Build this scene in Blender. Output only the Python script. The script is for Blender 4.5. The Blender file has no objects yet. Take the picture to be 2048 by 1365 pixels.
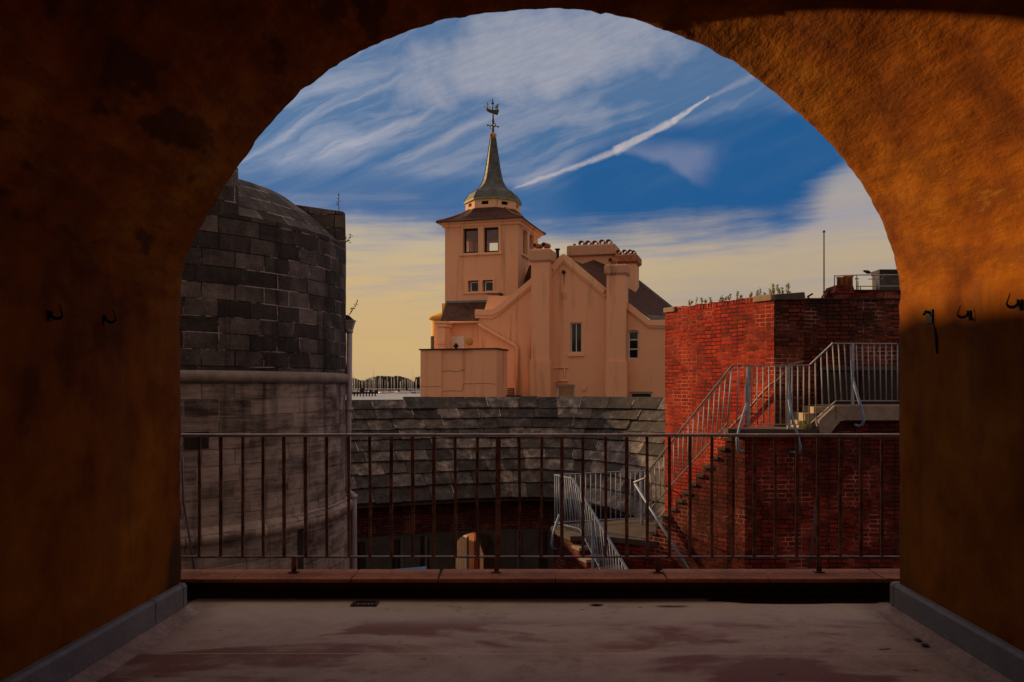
import bpy, bmesh, math, random
from mathutils import Vector, noise
from mathutils.geometry import tessellate_polygon
random.seed(7)
R = math.radians
scene = bpy.context.scene
COL = scene.collection

# ------------------------------------------------------------------ camera
FPX = 1593.0; CX = 1078.0; HY = 772.0; EYE = 1.455
cam = bpy.data.cameras.new('camera'); camo = bpy.data.objects.new('camera', cam); COL.objects.link(camo)
cam.lens = 28.0; cam.sensor_width = 36.0
cam.shift_x = (1024 - CX) / 2048.0; cam.shift_y = (HY - 682.5) / 2048.0
cam.clip_start = 0.05; cam.clip_end = 20000
camo.location = (0, 0, EYE); camo.rotation_euler = (R(90), 0, 0)
scene.camera = camo

# ------------------------------------------------------------------ light
SUN_AZ = -50.8      # degrees, clockwise from +Y
SUN_EL = 17.0
scene.view_settings.view_transform = 'Standard'; scene.view_settings.look = 'None'
scene.view_settings.exposure = 0.0; scene.view_settings.gamma = 1.0
sv = Vector((math.sin(R(SUN_AZ)) * math.cos(R(SUN_EL)), math.cos(R(SUN_AZ)) * math.cos(R(SUN_EL)), math.sin(R(SUN_EL))))
sl = bpy.data.lights.new('sun', 'SUN'); sl.energy = 4.6; sl.angle = R(1.0); sl.color = (1.0, 0.60, 0.27)
so = bpy.data.objects.new('sun', sl); COL.objects.link(so); so.rotation_euler = sv.to_track_quat('Z', 'Y').to_euler()
so.location = sv * 60

# ------------------------------------------------------------------ node maths helper
class E:
    def __init__(s, t, sock): s.t = t; s.s = sock
    def _m(s, op, *a, clamp=False):
        n = s.t.nodes.new('ShaderNodeMath'); n.operation = op; n.use_clamp = clamp
        for i, v in enumerate((s,) + a):
            if isinstance(v, E): s.t.links.new(v.s, n.inputs[i])
            else: n.inputs[i].default_value = v
        return E(s.t, n.outputs[0])
    def __add__(s, o): return s._m('ADD', o)
    __radd__ = __add__
    def __sub__(s, o): return s._m('SUBTRACT', o)
    def __rsub__(s, o): return (s * -1.0) + o
    def __mul__(s, o): return s._m('MULTIPLY', o)
    __rmul__ = __mul__
    def __truediv__(s, o): return s._m('DIVIDE', o)
    def pw(s, o): return s._m('POWER', o)
    def sin(s): return s._m('SINE')
    def exp(s): return s._m('EXPONENT')
    def abs(s): return s._m('ABSOLUTE')
    def mx(s, o): return s._m('MAXIMUM', o)
    def mn(s, o): return s._m('MINIMUM', o)
    def clamp(s): return s._m('ADD', 0.0, clamp=True)
    def ss(s, a, b, lo=0.0, hi=1.0, kind='SMOOTHSTEP'):
        n = s.t.nodes.new('ShaderNodeMapRange'); n.interpolation_type = kind
        s.t.links.new(s.s, n.inputs['Value'])
        n.inputs['From Min'].default_value = a; n.inputs['From Max'].default_value = b
        n.inputs['To Min'].default_value = lo; n.inputs['To Max'].default_value = hi
        return E(s.t, n.outputs['Result'])
class NT:
    def __init__(s, tree): s.t = tree; tree.nodes.clear()
    def n(s, kind, **kw):
        x = s.t.nodes.new(kind)
        for k, v in kw.items():
            if k.startswith('i_'):
                key = k[2:].replace('_', ' ')
                sock = x.inputs[key]
                if isinstance(v, E): s.t.links.new(v.s, sock)
                elif isinstance(v, bpy.types.NodeSocket): s.t.links.new(v, sock)
                else: sock.default_value = v
            else: setattr(x, k, v)
        return x
    def e(s, sock): return E(s.t, sock)
    def val(s, v):
        x = s.t.nodes.new('ShaderNodeValue'); x.outputs[0].default_value = v; return E(s.t, x.outputs[0])
    def xyz(s, vec):
        x = s.t.nodes.new('ShaderNodeSeparateXYZ'); s.t.links.new(vec, x.inputs[0])
        return [E(s.t, o) for o in x.outputs]
    def vec(s, x, y, z=0.0):
        c = s.t.nodes.new('ShaderNodeCombineXYZ')
        for i, v in enumerate((x, y, z)):
            if isinstance(v, E): s.t.links.new(v.s, c.inputs[i])
            else: c.inputs[i].default_value = v
        return c.outputs[0]
    def noise(s, vec, scale=1.0, detail=5.0, rough=0.55, dist=0.0):
        x = s.t.nodes.new('ShaderNodeTexNoise')
        if vec is not None: s.t.links.new(vec, x.inputs['Vector'])
        x.inputs['Scale'].default_value = scale; x.inputs['Detail'].default_value = detail
        x.inputs['Roughness'].default_value = rough; x.inputs['Distortion'].default_value = dist
        return E(s.t, x.outputs['Fac'])
    def mapv(s, vec, scale=(1, 1, 1), rot=(0, 0, 0), loc=(0, 0, 0)):
        x = s.t.nodes.new('ShaderNodeMapping'); s.t.links.new(vec, x.inputs[0])
        x.inputs['Scale'].default_value = scale; x.inputs['Rotation'].default_value = rot; x.inputs['Location'].default_value = loc
        return x.outputs[0]
    def col(s, c):
        x = s.t.nodes.new('ShaderNodeRGB'); x.outputs[0].default_value = (c[0], c[1], c[2], 1); return x.outputs[0]
    def mix(s, fac, a, b, mode='MIX'):
        x = s.t.nodes.new('ShaderNodeMix'); x.data_type = 'RGBA'; x.blend_type = mode; x.clamp_factor = True
        for idx, v in ((0, fac), (6, a), (7, b)):
            if isinstance(v, E): v = v.s
            if isinstance(v, bpy.types.NodeSocket): s.t.links.new(v, x.inputs[idx])
            elif isinstance(v, (tuple, list)): x.inputs[idx].default_value = (v[0], v[1], v[2], 1)
            else: x.inputs[idx].default_value = v
        return x.outputs[2]
    def ramp(s, fac, stops, interp='LINEAR'):
        x = s.t.nodes.new('ShaderNodeValToRGB'); s.t.links.new(fac.s, x.inputs[0]); cr = x.color_ramp; cr.interpolation = interp
        while len(cr.elements) < len(stops): cr.elements.new(0.5)
        for e, (p, c) in zip(cr.elements, stops):
            e.position = p; e.color = (c[0], c[1], c[2], 1)
        return x.outputs[0]

def lin(r, g, b):
    return tuple(((v / 255 + 0.055) / 1.055) ** 2.4 if v > 10 else v / 255 / 12.92 for v in (r, g, b))

# ------------------------------------------------------------------ sky
world = bpy.data.worlds.new('World'); scene.world = world; world.use_nodes = True
W = NT(world.node_tree)
sky = W.n('ShaderNodeTexSky', sky_type='NISHITA', sun_disc=False, sun_elevation=R(SUN_EL), sun_rotation=R(SUN_AZ), altitude=0, air_density=1.0, dust_density=1.0, ozone_density=2.0)
tc = W.n('ShaderNodeTexCoord')
dx, dy, dz = W.xyz(tc.outputs['Generated'])
az = dx._m('ARCTAN2', dy) * 57.29578                 # degrees right of +Y
el = dz.mx(-1.0).mn(1.0)._m('ARCSINE') * 57.29578      # degrees above the horizon
STR = 0.1
def sc(c, k=1.0): return tuple(v * k / STR for v in c)
def pa(px, py):
    a = math.degrees(math.atan((px - CX) / FPX)); e = math.degrees(math.atan((HY - py) / math.hypot(FPX, px - CX)))
    return a, e
def rot(cx_, cy_, ang, e2=None):
    """coordinates along / across an axis through (cx,cy) tilted ang degrees in az/el space"""
    a0, e0 = cx_, cy_
    c, s_ = math.cos(R(ang)), math.sin(R(ang))
    X = az - a0; Y = (e2 if e2 is not None else el) - e0
    return X * c + Y * s_, Y * c - X * s_
AE = W.vec(az, el, 0.0)
w1 = W.noise(AE, 0.12, 4, 0.5) - 0.5
w2 = W.noise(W.mapv(AE, loc=(31, 7, 3)), 0.35, 4, 0.55) - 0.5
# clear sky: the sky model pushed towards the deep evening blue
base = W.mix(0.88, sky.outputs[0], sc(lin(22, 92, 144)), 'MIX')
hi = el.ss(14, 40)
base = W.mix(hi * 0.35, base, sc(lin(52, 84, 128)))
vio = el.ss(17.5, 11.5) * az.ss(9, -6, 0.2, 1.0)
base = W.mix(vio * 0.55, base, sc(lin(68, 98, 148)))
# thin cirrus veil with streaks fanning out of the lower left
A, B = rot(*pa(-150, 640), 33)
ang = B._m('ARCTAN2', A.mx(0.5)) * 57.29578
rad = (A * A + B * B).pw(0.5)
st_ = W.noise(W.vec(ang * 0.42 + w1 * 1.6 + w2 * 0.5, rad * 0.06, 0.0), 1.0, 6, 0.52, 0.35)
left = (az * -1.0 + el * 0.25).ss(-5, 12)
streak = st_.ss(0.34, 0.78) * left * el.ss(11, 17)
S1, S2 = rot(0, 0, 18)
st2 = W.noise(W.vec(S1 * 0.085 + w2 * 0.6, S2 * 0.62 + w1 * 1.8, 4.0), 1.0, 6, 0.52, 0.3)
veil = st2.ss(0.34, 0.72) * el.ss(9, 15) * (el + w1 * 6.0).ss(9, 15)
A, B = rot(*pa(1080, 110), 8)
topc = ((A / 12.0).pw(2.0) + ((B + w1 * 5.0) / 3.4).pw(2.0) + w2 * 1.6).ss(1.5, 0.0)
cov = (streak * 0.92).mx(veil * 0.62).mx(topc * 0.9).mx(el.ss(13, 22) * 0.2)
# fine grain
gr = W.noise(W.vec(S1 * 0.5, S2 * 3.2, 9.0), 1.0, 5, 0.7).ss(0.3, 0.7, 0.86, 1.1)
# dark clear window to the right, and a long blue bar above the horizon glow
A, B = rot(*pa(1440, 350), 4)
hole = ((A / 11.5).abs().pw(2.4) + ((B + w1 * 2.6 + w2 * 0.8) / 3.9).abs().pw(2.2)).ss(1.35, 0.62)
A2, B2 = rot(*pa(900, 398), -3)
bar = ((A2 / 17.0).pw(2.0) + ((B2 + w1 * 1.6 + w2 * .6) / 1.5).pw(2.0)).ss(1.6, 0.1)
cov = cov * (1.0 - hole * 0.93) * (1.0 - bar * 0.8)
ccol = W.mix(el.ss(12, 24), sc(lin(178, 174, 182)), sc(lin(162, 163, 174)))
ccol = W.mix(az.ss(-6, -22) * 0.8, ccol, sc(lin(196, 196, 206)))
base = W.mix(hole * 0.6, base, sc(lin(14, 80, 138)))
skyc = W.mix((cov * gr).clamp() * 0.93, base, ccol)
# warm horizon glow with a wavy upper edge
fib = W.noise(W.vec(az * 0.07 + w1 * 0.6, el * 0.75 - az * 0.03, 6.0), 1.0, 6, 0.6) - 0.5
edge = (el + w1 * 2.2 + fib * 5.0 + w2 * 0.8 + (az.ss(16.5, 22) * -4.0) + az.ss(2, -14) * -1.2)
glow = edge.ss(12.4, 8.9)
pale = edge.ss(13.8, 10.6) * edge.ss(7.0, 11.0)
warm = W.ramp(el.ss(0, 14, kind='LINEAR'), [(0.0, sc(lin(198, 164, 118))), (0.22, sc(lin(205, 171, 118))), (0.5, sc(lin(205, 175, 128))), (0.68, sc(lin(196, 176, 142))), (0.84, sc(lin(164, 164, 170))), (1.0, sc(lin(142, 150, 172)))])
pink = W.ramp(el.ss(0, 14, kind='LINEAR'), [(0.0, sc(lin(172, 148, 126))), (0.3, sc(lin(172, 152, 132))), (0.6, sc(lin(180, 162, 140))), (0.8, sc(lin(168, 158, 156))), (1.0, sc(lin(140, 146, 166)))])
gl = W.mix(az.ss(-3, 15), warm, pink)
gl = W.mix(W.noise(W.vec(az * 0.05, el * 0.5, 2.0), 1.0, 4, 0.5).ss(0.3, 0.7) * 0.22, gl, sc(lin(214, 186, 116)))
gl = W.mix((fib + 0.5).ss(0.46, 0.66) * el.ss(3, 9) * 0.5, gl, sc(lin(150, 150, 164)))
skyc = W.mix(glow * 0.97, skyc, gl)
# wedge of cloud and the vapour trail
def trail(p0, p1, w0, w1_, bright, soft=0.25, seed=0.0):
    global skyc
    a0, e0 = pa(*p0); a1, e1 = pa(*p1)
    L = math.hypot(a1 - a0, e1 - e0); an = math.degrees(math.atan2(e1 - e0, a1 - a0))
    A_, B_ = rot(a0, e0, an)
    t_ = A_ / L
    wd = t_.ss(0, 1, w0, w1_, 'LINEAR')
    nz = W.noise(W.vec(A_ * 0.7, B_ * 1.6, seed), 1.0, 5, 0.65) - 0.5
    d = ((B_ + nz * 0.55 * 1.0) / wd).abs()
    m = d.ss(1.0 + soft, 1.0 - soft) * t_.ss(-0.04, 0.05) * t_.ss(1.05, 0.95)
    br = W.noise(W.vec(A_ * 1.4, B_ * 2.6, seed + 3), 1.0, 5, 0.7).ss(0.2, 0.7, 0.72, 1.0)
    skyc = W.mix(m * br * bright, skyc, sc(lin(196, 186, 186)))
trail((1030, 376), (1250, 296), 0.07, 0.22, 0.66, 0.9, 1.0)
trail((1228, 303), (1352, 240), 0.22, 0.20, 0.78, 0.65, 5.0)
trail((1345, 244), (1418, 194), 0.18, 0.06, 0.78, 0.65, 8.0)
trail((1415, 197), (1510, 150), 0.10, 0.25, 0.25, 0.9, 11.0)
# wedge: below the trail, between two edges
wa = pa(1225, 302); 
A_, B_ = rot(wa[0], wa[1], -4)
A_n = A_ + w2 * 1.2
low = (B_ + A_n * 0.17 + w2 * 0.9 + (A_n - 3.5).mx(0.0) * 0.35).ss(-0.25, 0.45)
upp = (B_ - 0.15 - A_n * 0.03 + w2 * 0.8).ss(0.9, -0.5)
wedge = low * upp * A_n.ss(-0.3, 0.8) * (A_n - B_ * 0.5 + w2 * 1.6).ss(8.6, 5.6)
skyc = W.mix(wedge * 0.36, skyc, sc(lin(160, 158, 176)))
# unseen sky behind the camera: warm tone added to brighten the ambient light
back = dy.ss(0.35, -0.35)
skyc = W.mix(back, skyc, W.mix(0.85, sky.outputs[0], sc(lin(166, 140, 120))))
# unseen warm cloud added overhead to warm and lift the ambient light
skyc = W.mix(el.ss(33, 48) * 0.85, skyc, sc(lin(204, 174, 148)))
bg = W.n('ShaderNodeBackground', i_Strength=STR); W.t.links.new(skyc, bg.inputs[0])
wo = W.n('ShaderNodeOutputWorld'); W.t.links.new(bg.outputs[0], wo.inputs[0])

# ------------------------------------------------------------------ materials
MATS = {}
def material(name, fn):
    m = bpy.data.materials.new(name); m.use_nodes = True
    T = NT(m.node_tree)
    geo = T.n('ShaderNodeNewGeometry'); pos = geo.outputs['Position']
    uvn = T.n('ShaderNodeUVMap'); uv = uvn.outputs[0]
    b = T.n('ShaderNodeBsdfPrincipled'); o = T.n('ShaderNodeOutputMaterial'); T.t.links.new(b.outputs[0], o.inputs[0])
    def setc(c):
        if isinstance(c, tuple): b.inputs['Base Color'].default_value = (*c, 1)
        else: T.t.links.new(c, b.inputs['Base Color'])
    def setr(r):
        if isinstance(r, E): T.t.links.new(r.s, b.inputs['Roughness'])
        else: b.inputs['Roughness'].default_value = r
    def bump(h, strength=0.5, dist=0.02):
        n = T.n('ShaderNodeBump', i_Strength=strength, i_Distance=dist); T.t.links.new(h.s, n.inputs['Height'])
        T.t.links.new(n.outputs[0], b.inputs['Normal'])
    fn(T, pos, uv, b, setc, setr, bump)
    MATS[name] = m; return m

def attr(T, name='tint'):
    a = T.n('ShaderNodeAttribute', attribute_name=name, attribute_type='GEOMETRY'); return T.e(a.outputs['Fac'])

def brick_mat(name, cols, mortar, dark, patch=0.5, bw=0.225, bh=0.075, mort=0.010, lime=0.45):
    def fn(T, pos, uv, b, setc, setr, bump):
        x, y, z = T.xyz(uv)
        # hand laid: the courses wander a little
        wob = T.noise(uv, 0.9, 3) - 0.5
        wob2 = T.noise(T.mapv(uv, (6, 14, 1)), 1.0, 2) - 0.5
        v2 = T.vec(x + wob2 * 0.03, y + wob * 0.05 + wob2 * 0.006, 0.0)
        br = T.n('ShaderNodeTexBrick', offset=0.5, squash=0.62, squash_frequency=2, i_Scale=1.0, i_Mortar_Size=mort, i_Mortar_Smooth=0.25, i_Bias=0.0, i_Brick_Width=bw, i_Row_Height=bh)
        T.t.links.new(v2, br.inputs['Vector'])
        br.inputs['Color1'].default_value = (0, 0, 0, 1); br.inputs['Color2'].default_value = (1, 1, 1, 1); br.inputs['Mortar'].default_value = (0.5, 0.5, 0.5, 1)
        rnd = T.e(br.outputs['Color'])
        n1 = T.noise(pos, 0.55, 5, 0.6); n2 = T.noise(pos, 5.0, 5, 0.65); n3 = T.noise(pos, 34.0, 3, 0.6)
        c = T.ramp(rnd * 0.65 + (n2 - 0.5) * 0.9 + 0.17, [(0.0, cols[0]), (0.35, cols[1]), (0.68, cols[2]), (1.0, cols[3])])
        c = T.mix((n1.ss(0.44, 0.66) * patch), c, dark)
        c = T.mix(n3.ss(0.35, 0.75) * 0.35, c, cols[0])
        mm = T.e(br.outputs['Fac'])
        lim = T.noise(T.mapv(pos, loc=(5, 3, 9)), 1.1, 5, 0.7)
        mc = T.mix(lim.ss(lime - 0.05, lime + 0.16), tuple(v * 0.28 for v in cols[0]), mortar)
        c = T.mix(mm, c, mc)
        lich = T.noise(T.mapv(pos, loc=(15, 3, 9)), 7.0, 4, 0.7).ss(0.70, 0.76)
        c = T.mix(lich * 0.5, c, mortar)
        setc(c); setr(0.9); b.inputs['Specular IOR Level'].default_value = 0.25
        h = (1.0 - mm) * 0.55 + n3 * 0.35 + rnd * 0.25 + n2 * 0.3
        bump(h, 0.85, 0.02)
    return material(name, fn)

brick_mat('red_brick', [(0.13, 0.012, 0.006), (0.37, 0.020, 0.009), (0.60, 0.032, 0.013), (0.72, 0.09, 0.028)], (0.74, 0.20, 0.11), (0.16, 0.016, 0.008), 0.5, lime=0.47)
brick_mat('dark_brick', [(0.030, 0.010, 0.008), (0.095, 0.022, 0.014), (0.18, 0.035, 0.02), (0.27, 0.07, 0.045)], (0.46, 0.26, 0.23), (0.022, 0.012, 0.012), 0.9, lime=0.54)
brick_mat('stair_brick', [(0.050, 0.008, 0.007), (0.12, 0.014, 0.010), (0.21, 0.022, 0.015), (0.30, 0.05, 0.036)], (0.52, 0.21, 0.18), (0.035, 0.008, 0.008), 0.8, lime=0.50)  # sootier brick; its darkness also stands in for shade on the stair face
brick_mat('soot_brick', [(0.035, 0.016, 0.013), (0.10, 0.030, 0.022), (0.17, 0.045, 0.032), (0.26, 0.09, 0.07)], (0.4, 0.24, 0.2), (0.03, 0.02, 0.018), 0.6, lime=0.56)

def f_plaster(T, pos, uv, b, setc, setr, bump):
    x, y, z = T.xyz(pos)
    at = attr(T, 'rough')
    n1 = T.noise(pos, 0.9, 5, 0.6); n2 = T.noise(T.mapv(pos, loc=(4, 9, 1)), 3.2, 6, 0.65)
    ny = T.noise(T.mapv(uv, (2.2, 7.0, 1), (0, 0, 0.5)), 1.0, 6, 0.7)
    n3 = T.noise(pos, 38.0, 4, 0.65)
    c = T.ramp((n1 - 0.5) * 0.9 + (n2 - 0.5) * 0.6 + 0.5, [(0.30, (0.125, 0.034, 0.004)), (0.43, (0.245, 0.071, 0.005)), (0.56, (0.33, 0.110, 0.006)), (0.70, (0.43, 0.175, 0.016))])
    c = T.mix(ny.ss(0.42, 0.62) * at * 0.55, c, (0.12, 0.035, 0.006))
    c = T.mix(ny.ss(0.60, 0.72) * at * 0.5, c, (0.44, 0.20, 0.03))
    # sooty blotches: mostly on the left haunch
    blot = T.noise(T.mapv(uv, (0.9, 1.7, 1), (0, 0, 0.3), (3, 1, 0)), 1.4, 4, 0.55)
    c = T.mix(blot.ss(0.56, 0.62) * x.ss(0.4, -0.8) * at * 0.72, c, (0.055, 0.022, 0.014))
    # vertical drips on the smooth lower walls
    dr = T.noise(T.vec(y * 5.0, z * 0.35, x * 0.4), 1.0, 4, 0.6)
    c = T.mix(dr.ss(0.52, 0.68) * (1.0 - at) * 0.4, c, (0.15, 0.055, 0.02))
    # mould where the walls end at the parapet, low down
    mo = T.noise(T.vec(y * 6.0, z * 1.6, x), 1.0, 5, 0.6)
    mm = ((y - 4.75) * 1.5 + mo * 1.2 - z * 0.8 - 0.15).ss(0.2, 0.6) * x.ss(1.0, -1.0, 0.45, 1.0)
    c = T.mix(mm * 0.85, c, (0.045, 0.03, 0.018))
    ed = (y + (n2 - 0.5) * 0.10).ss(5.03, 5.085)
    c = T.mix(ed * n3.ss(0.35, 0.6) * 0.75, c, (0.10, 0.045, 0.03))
    pit = T.noise(T.mapv(uv, (0.8, 2.0, 1), (0, 0, 0.5)), 9.0, 4, 0.7).ss(0.67, 0.71) * (0.35 + at * 0.65)
    c = T.mix(pit * 0.7, c, (0.03, 0.014, 0.01))
    chp = T.noise(T.mapv(uv, (1.0, 2.0, 1), loc=(8, 2, 0)), 9.0, 4, 0.7).ss(0.72, 0.77)
    c = T.mix(chp * at * 0.6, c, (0.72, 0.46, 0.2))
    setc(c); setr(0.9); b.inputs['Specular IOR Level'].default_value = 0.08
    bump(n3 * 0.25 + n2 * 1.0 * at + ny * 1.3 * at - pit * 0.5 + chp * 0.4 + T.noise(T.mapv(uv, (0.8, 3.2, 1), (0, 0, 0.5)), 4.0, 5, 0.6) * 0.6 * at, 0.5, 0.03)
material('vault_plaster', f_plaster)

def f_floor(T, pos, uv, b, setc, setr, bump):
    x, y, z = T.xyz(pos)
    n1 = T.noise(T.mapv(pos, (0.55, 1.3, 1)), 1.1, 5, 0.55, 0.6); n2 = T.noise(pos, 4.5, 6, 0.6); n3 = T.noise(pos, 60, 3, 0.6)
    wet = (n1 + (n2 - 0.5) * 0.22).ss(0.51, 0.60)
    far = y.ss(5.05, 4.75)
    c = T.ramp(n2, [(0.3, (0.47, 0.345, 0.30)), (0.5, (0.60, 0.455, 0.40)), (0.75, (0.68, 0.54, 0.48))])
    c = T.mix(y.ss(4.7, 5.2) * 0.5, c, (0.62, 0.56, 0.47))
    c = T.mix(wet * far * 0.9, c, (0.27, 0.10, 0.08))
    rust = T.noise(T.mapv(pos, (0.8, 1.5, 1), loc=(7, 3, 0)), 1.0, 5, 0.6).ss(0.60, 0.68)
    c = T.mix(rust * far * 0.4, c, (0.36, 0.17, 0.08))
    seam = (y - 4.32 - (n2 - 0.5) * 0.02).abs().ss(0.012, 0.003)
    c = T.mix(seam * 0.55, c, (0.76, 0.64, 0.58))
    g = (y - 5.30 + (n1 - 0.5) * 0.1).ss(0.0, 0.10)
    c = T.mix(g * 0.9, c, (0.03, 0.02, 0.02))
    grit = T.noise(pos, 55.0, 3, 0.7)
    c = T.mix(grit.ss(0.56, 0.70) * 0.35, c, (0.16, 0.11, 0.10))
    c = T.mix(grit.ss(0.42, 0.32) * 0.25, c, (0.72, 0.62, 0.56))
    spl = T.noise(T.mapv(pos, loc=(9, 4, 2)), 2.4, 6, 0.72).ss(0.56, 0.66)
    c = T.mix(spl * 0.4, c, (0.30, 0.19, 0.16))
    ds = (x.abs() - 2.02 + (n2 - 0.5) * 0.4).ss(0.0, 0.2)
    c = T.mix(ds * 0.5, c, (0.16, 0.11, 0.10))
    sp = T.noise(T.mapv(pos, (1, 2.2, 1)), 5.5, 3, 0.5).ss(0.70, 0.73)
    c = T.mix(sp * 0.8, c, (0.05, 0.035, 0.035))
    setc(c); setr(wet.ss(0, 1, 0.75, 0.55) + n2 * 0.12); b.inputs['Specular IOR Level'].default_value = 0.18
    bump(n2 * 0.6 + grit * 0.2 + n3 * 0.12 + seam * 0.6 - wet * 0.1, 0.35, 0.02)
material('floor_paint', f_floor)

def ashlar(name, ramp, streak, bw, bh, mcol, light_low=None, zsplit=0.0, lime=0.55, mort=0.010):
    def fn(T, pos, uv, b, setc, setr, bump):
        x, y, z = T.xyz(uv)
        wob = T.noise(uv, 0.6, 3) - 0.5; w2_ = T.noise(T.mapv(uv, (3, 3, 1)), 1.0, 3) - 0.5
        v2 = T.vec(x + w2_ * 0.05, y + wob * 0.04 + w2_ * 0.02, 0.0)
        br = T.n('ShaderNodeTexBrick', offset=0.5, squash=1.35, squash_frequency=3, i_Scale=1.0, i_Mortar_Size=mort, i_Mortar_Smooth=0.3, i_Bias=0.0, i_Brick_Width=bw, i_Row_Height=bh)
        T.t.links.new(v2, br.inputs['Vector'])
        br.inputs['Color1'].default_value = (0, 0, 0, 1); br.inputs['Color2'].default_value = (1, 1, 1, 1); br.inputs['Mortar'].default_value = (0.5, 0.5, 0.5, 1)
        rnd = T.e(br.outputs['Color']); mm = T.e(br.outputs['Fac'])
        n1 = T.noise(pos, 0.7, 5, 0.6); n2 = T.noise(pos, 3.6, 6, 0.65); n3 = T.noise(pos, 26, 4, 0.65)
        sedi = T.noise(T.vec(x * 1.2, y * 16.0, rnd * 9.0), 1.0, 5, 0.65)
        st = T.noise(T.vec(x * 3.4, y * 0.22, 1.0), 1.0, 5, 0.6)
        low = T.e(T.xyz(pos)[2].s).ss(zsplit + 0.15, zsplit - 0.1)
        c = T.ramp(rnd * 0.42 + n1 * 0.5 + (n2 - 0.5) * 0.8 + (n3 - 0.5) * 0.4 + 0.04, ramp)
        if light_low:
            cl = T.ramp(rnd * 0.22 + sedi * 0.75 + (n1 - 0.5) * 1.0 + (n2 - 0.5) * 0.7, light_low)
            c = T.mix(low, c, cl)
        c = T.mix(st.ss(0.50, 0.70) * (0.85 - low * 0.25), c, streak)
        lim = T.noise(T.mapv(pos, loc=(5, 3, 9)), 1.3, 5, 0.7)
        c = T.mix(mm * (0.9 - low * 0.5), c, T.mix(lim.ss(lime, lime + 0.1), (0.012, 0.011, 0.010), mcol))
        ef = T.noise(T.vec(x * 4.5, y * 0.8, 3.0), 1.4, 5, 0.7).ss(0.70, 0.75)
        c = T.mix(ef * 0.5, c, mcol)
        lc = T.noise(pos, 9.0, 4, 0.7).ss(0.68, 0.74)
        c = T.mix(lc * 0.35, c, mcol)
        setc(c); setr(0.92); b.inputs['Specular IOR Level'].default_value = 0.25
        bump((1.0 - mm) * 0.6 + n3 * 0.3 + n2 * 0.5 + sedi * 0.35 + rnd * 0.3, 0.8, 0.03)
    return material(name, fn)
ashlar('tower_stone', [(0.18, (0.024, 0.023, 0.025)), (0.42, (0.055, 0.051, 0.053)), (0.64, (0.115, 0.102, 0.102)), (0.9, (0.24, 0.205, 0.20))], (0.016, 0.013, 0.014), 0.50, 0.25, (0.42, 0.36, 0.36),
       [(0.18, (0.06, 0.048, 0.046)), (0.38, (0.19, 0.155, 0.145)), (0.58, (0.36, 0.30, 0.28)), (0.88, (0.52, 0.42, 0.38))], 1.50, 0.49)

def f_slab(T, pos, uv, b, setc, setr, bump):
    t = attr(T)
    n1 = T.noise(pos, 0.8, 5, 0.6); n2 = T.noise(pos, 4.0, 6, 0.7); n3 = T.noise(pos, 22.0, 4, 0.7)
    c = T.ramp(t * 0.42 + n1 * 0.35 + (n2 - 0.5) * 1.3 + (n3 - 0.5) * 0.4 + 0.04, [(0.20, (0.022, 0.020, 0.022)), (0.42, (0.058, 0.054, 0.058)), (0.60, (0.145, 0.134, 0.135)), (0.88, (0.48, 0.43, 0.39))])
    c = T.mix(n1.ss(0.5, 0.68) * n2.ss(0.4, 0.6) * 0.7, c, (0.030, 0.026, 0.026))
    c = T.mix(n3.ss(0.66, 0.72) * 0.4, c, (0.5, 0.44, 0.40))
    moss = T.noise(T.mapv(pos, loc=(3, 3, 3)), 1.6, 5, 0.7).ss(0.64, 0.72)
    c = T.mix(moss * 0.6, c, (0.055, 0.035, 0.018))
    setc(c); setr(0.8); b.inputs['Specular IOR Level'].default_value = 0.35
    bump(n2 * 0.8 + n3 * 0.5, 0.8, 0.03)
material('roof_slab', f_slab)

def stucco(name, base, stain=(0.2, 0.07, 0.03), amt=0.35):
    def fn(T, pos, uv, b, setc, setr, bump):
        x, y, z = T.xyz(pos)
        n1 = T.noise(pos, 0.35, 5, 0.6); n2 = T.noise(pos, 1.6, 6, 0.65); n3 = T.noise(pos, 18, 4, 0.6)
        c = T.mix(n1.ss(0.35, 0.7) * 0.35, base, tuple(v * 0.82 for v in base))
        st = T.noise(T.vec(x * 2.6 + y, z * 0.22, 0.0), 1.0, 5, 0.6)
        c = T.mix(st.ss(0.52, 0.72) * amt, c, stain)
        cr = T.noise(T.mapv(pos, (1, 1, 2.4)), 1.6, 5, 0.7).ss(0.70, 0.76)
        c = T.mix(cr * 0.45, c, (0.08, 0.04, 0.03))
        setc(c); setr(0.85); b.inputs['Specular IOR Level'].default_value = 0.2
        bump(n3 * 0.3 + n2 * 0.5, 0.35, 0.03)
    return material(name, fn)
stucco('stucco', (0.87, 0.49, 0.305), amt=0.38)
stucco('stucco_trim', (0.90, 0.54, 0.34), amt=0.4)
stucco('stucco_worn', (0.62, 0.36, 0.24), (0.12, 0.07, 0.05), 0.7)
stucco('stucco_yellow', (0.80, 0.50, 0.12), (0.5, 0.2, 0.04), 0.2)
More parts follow.
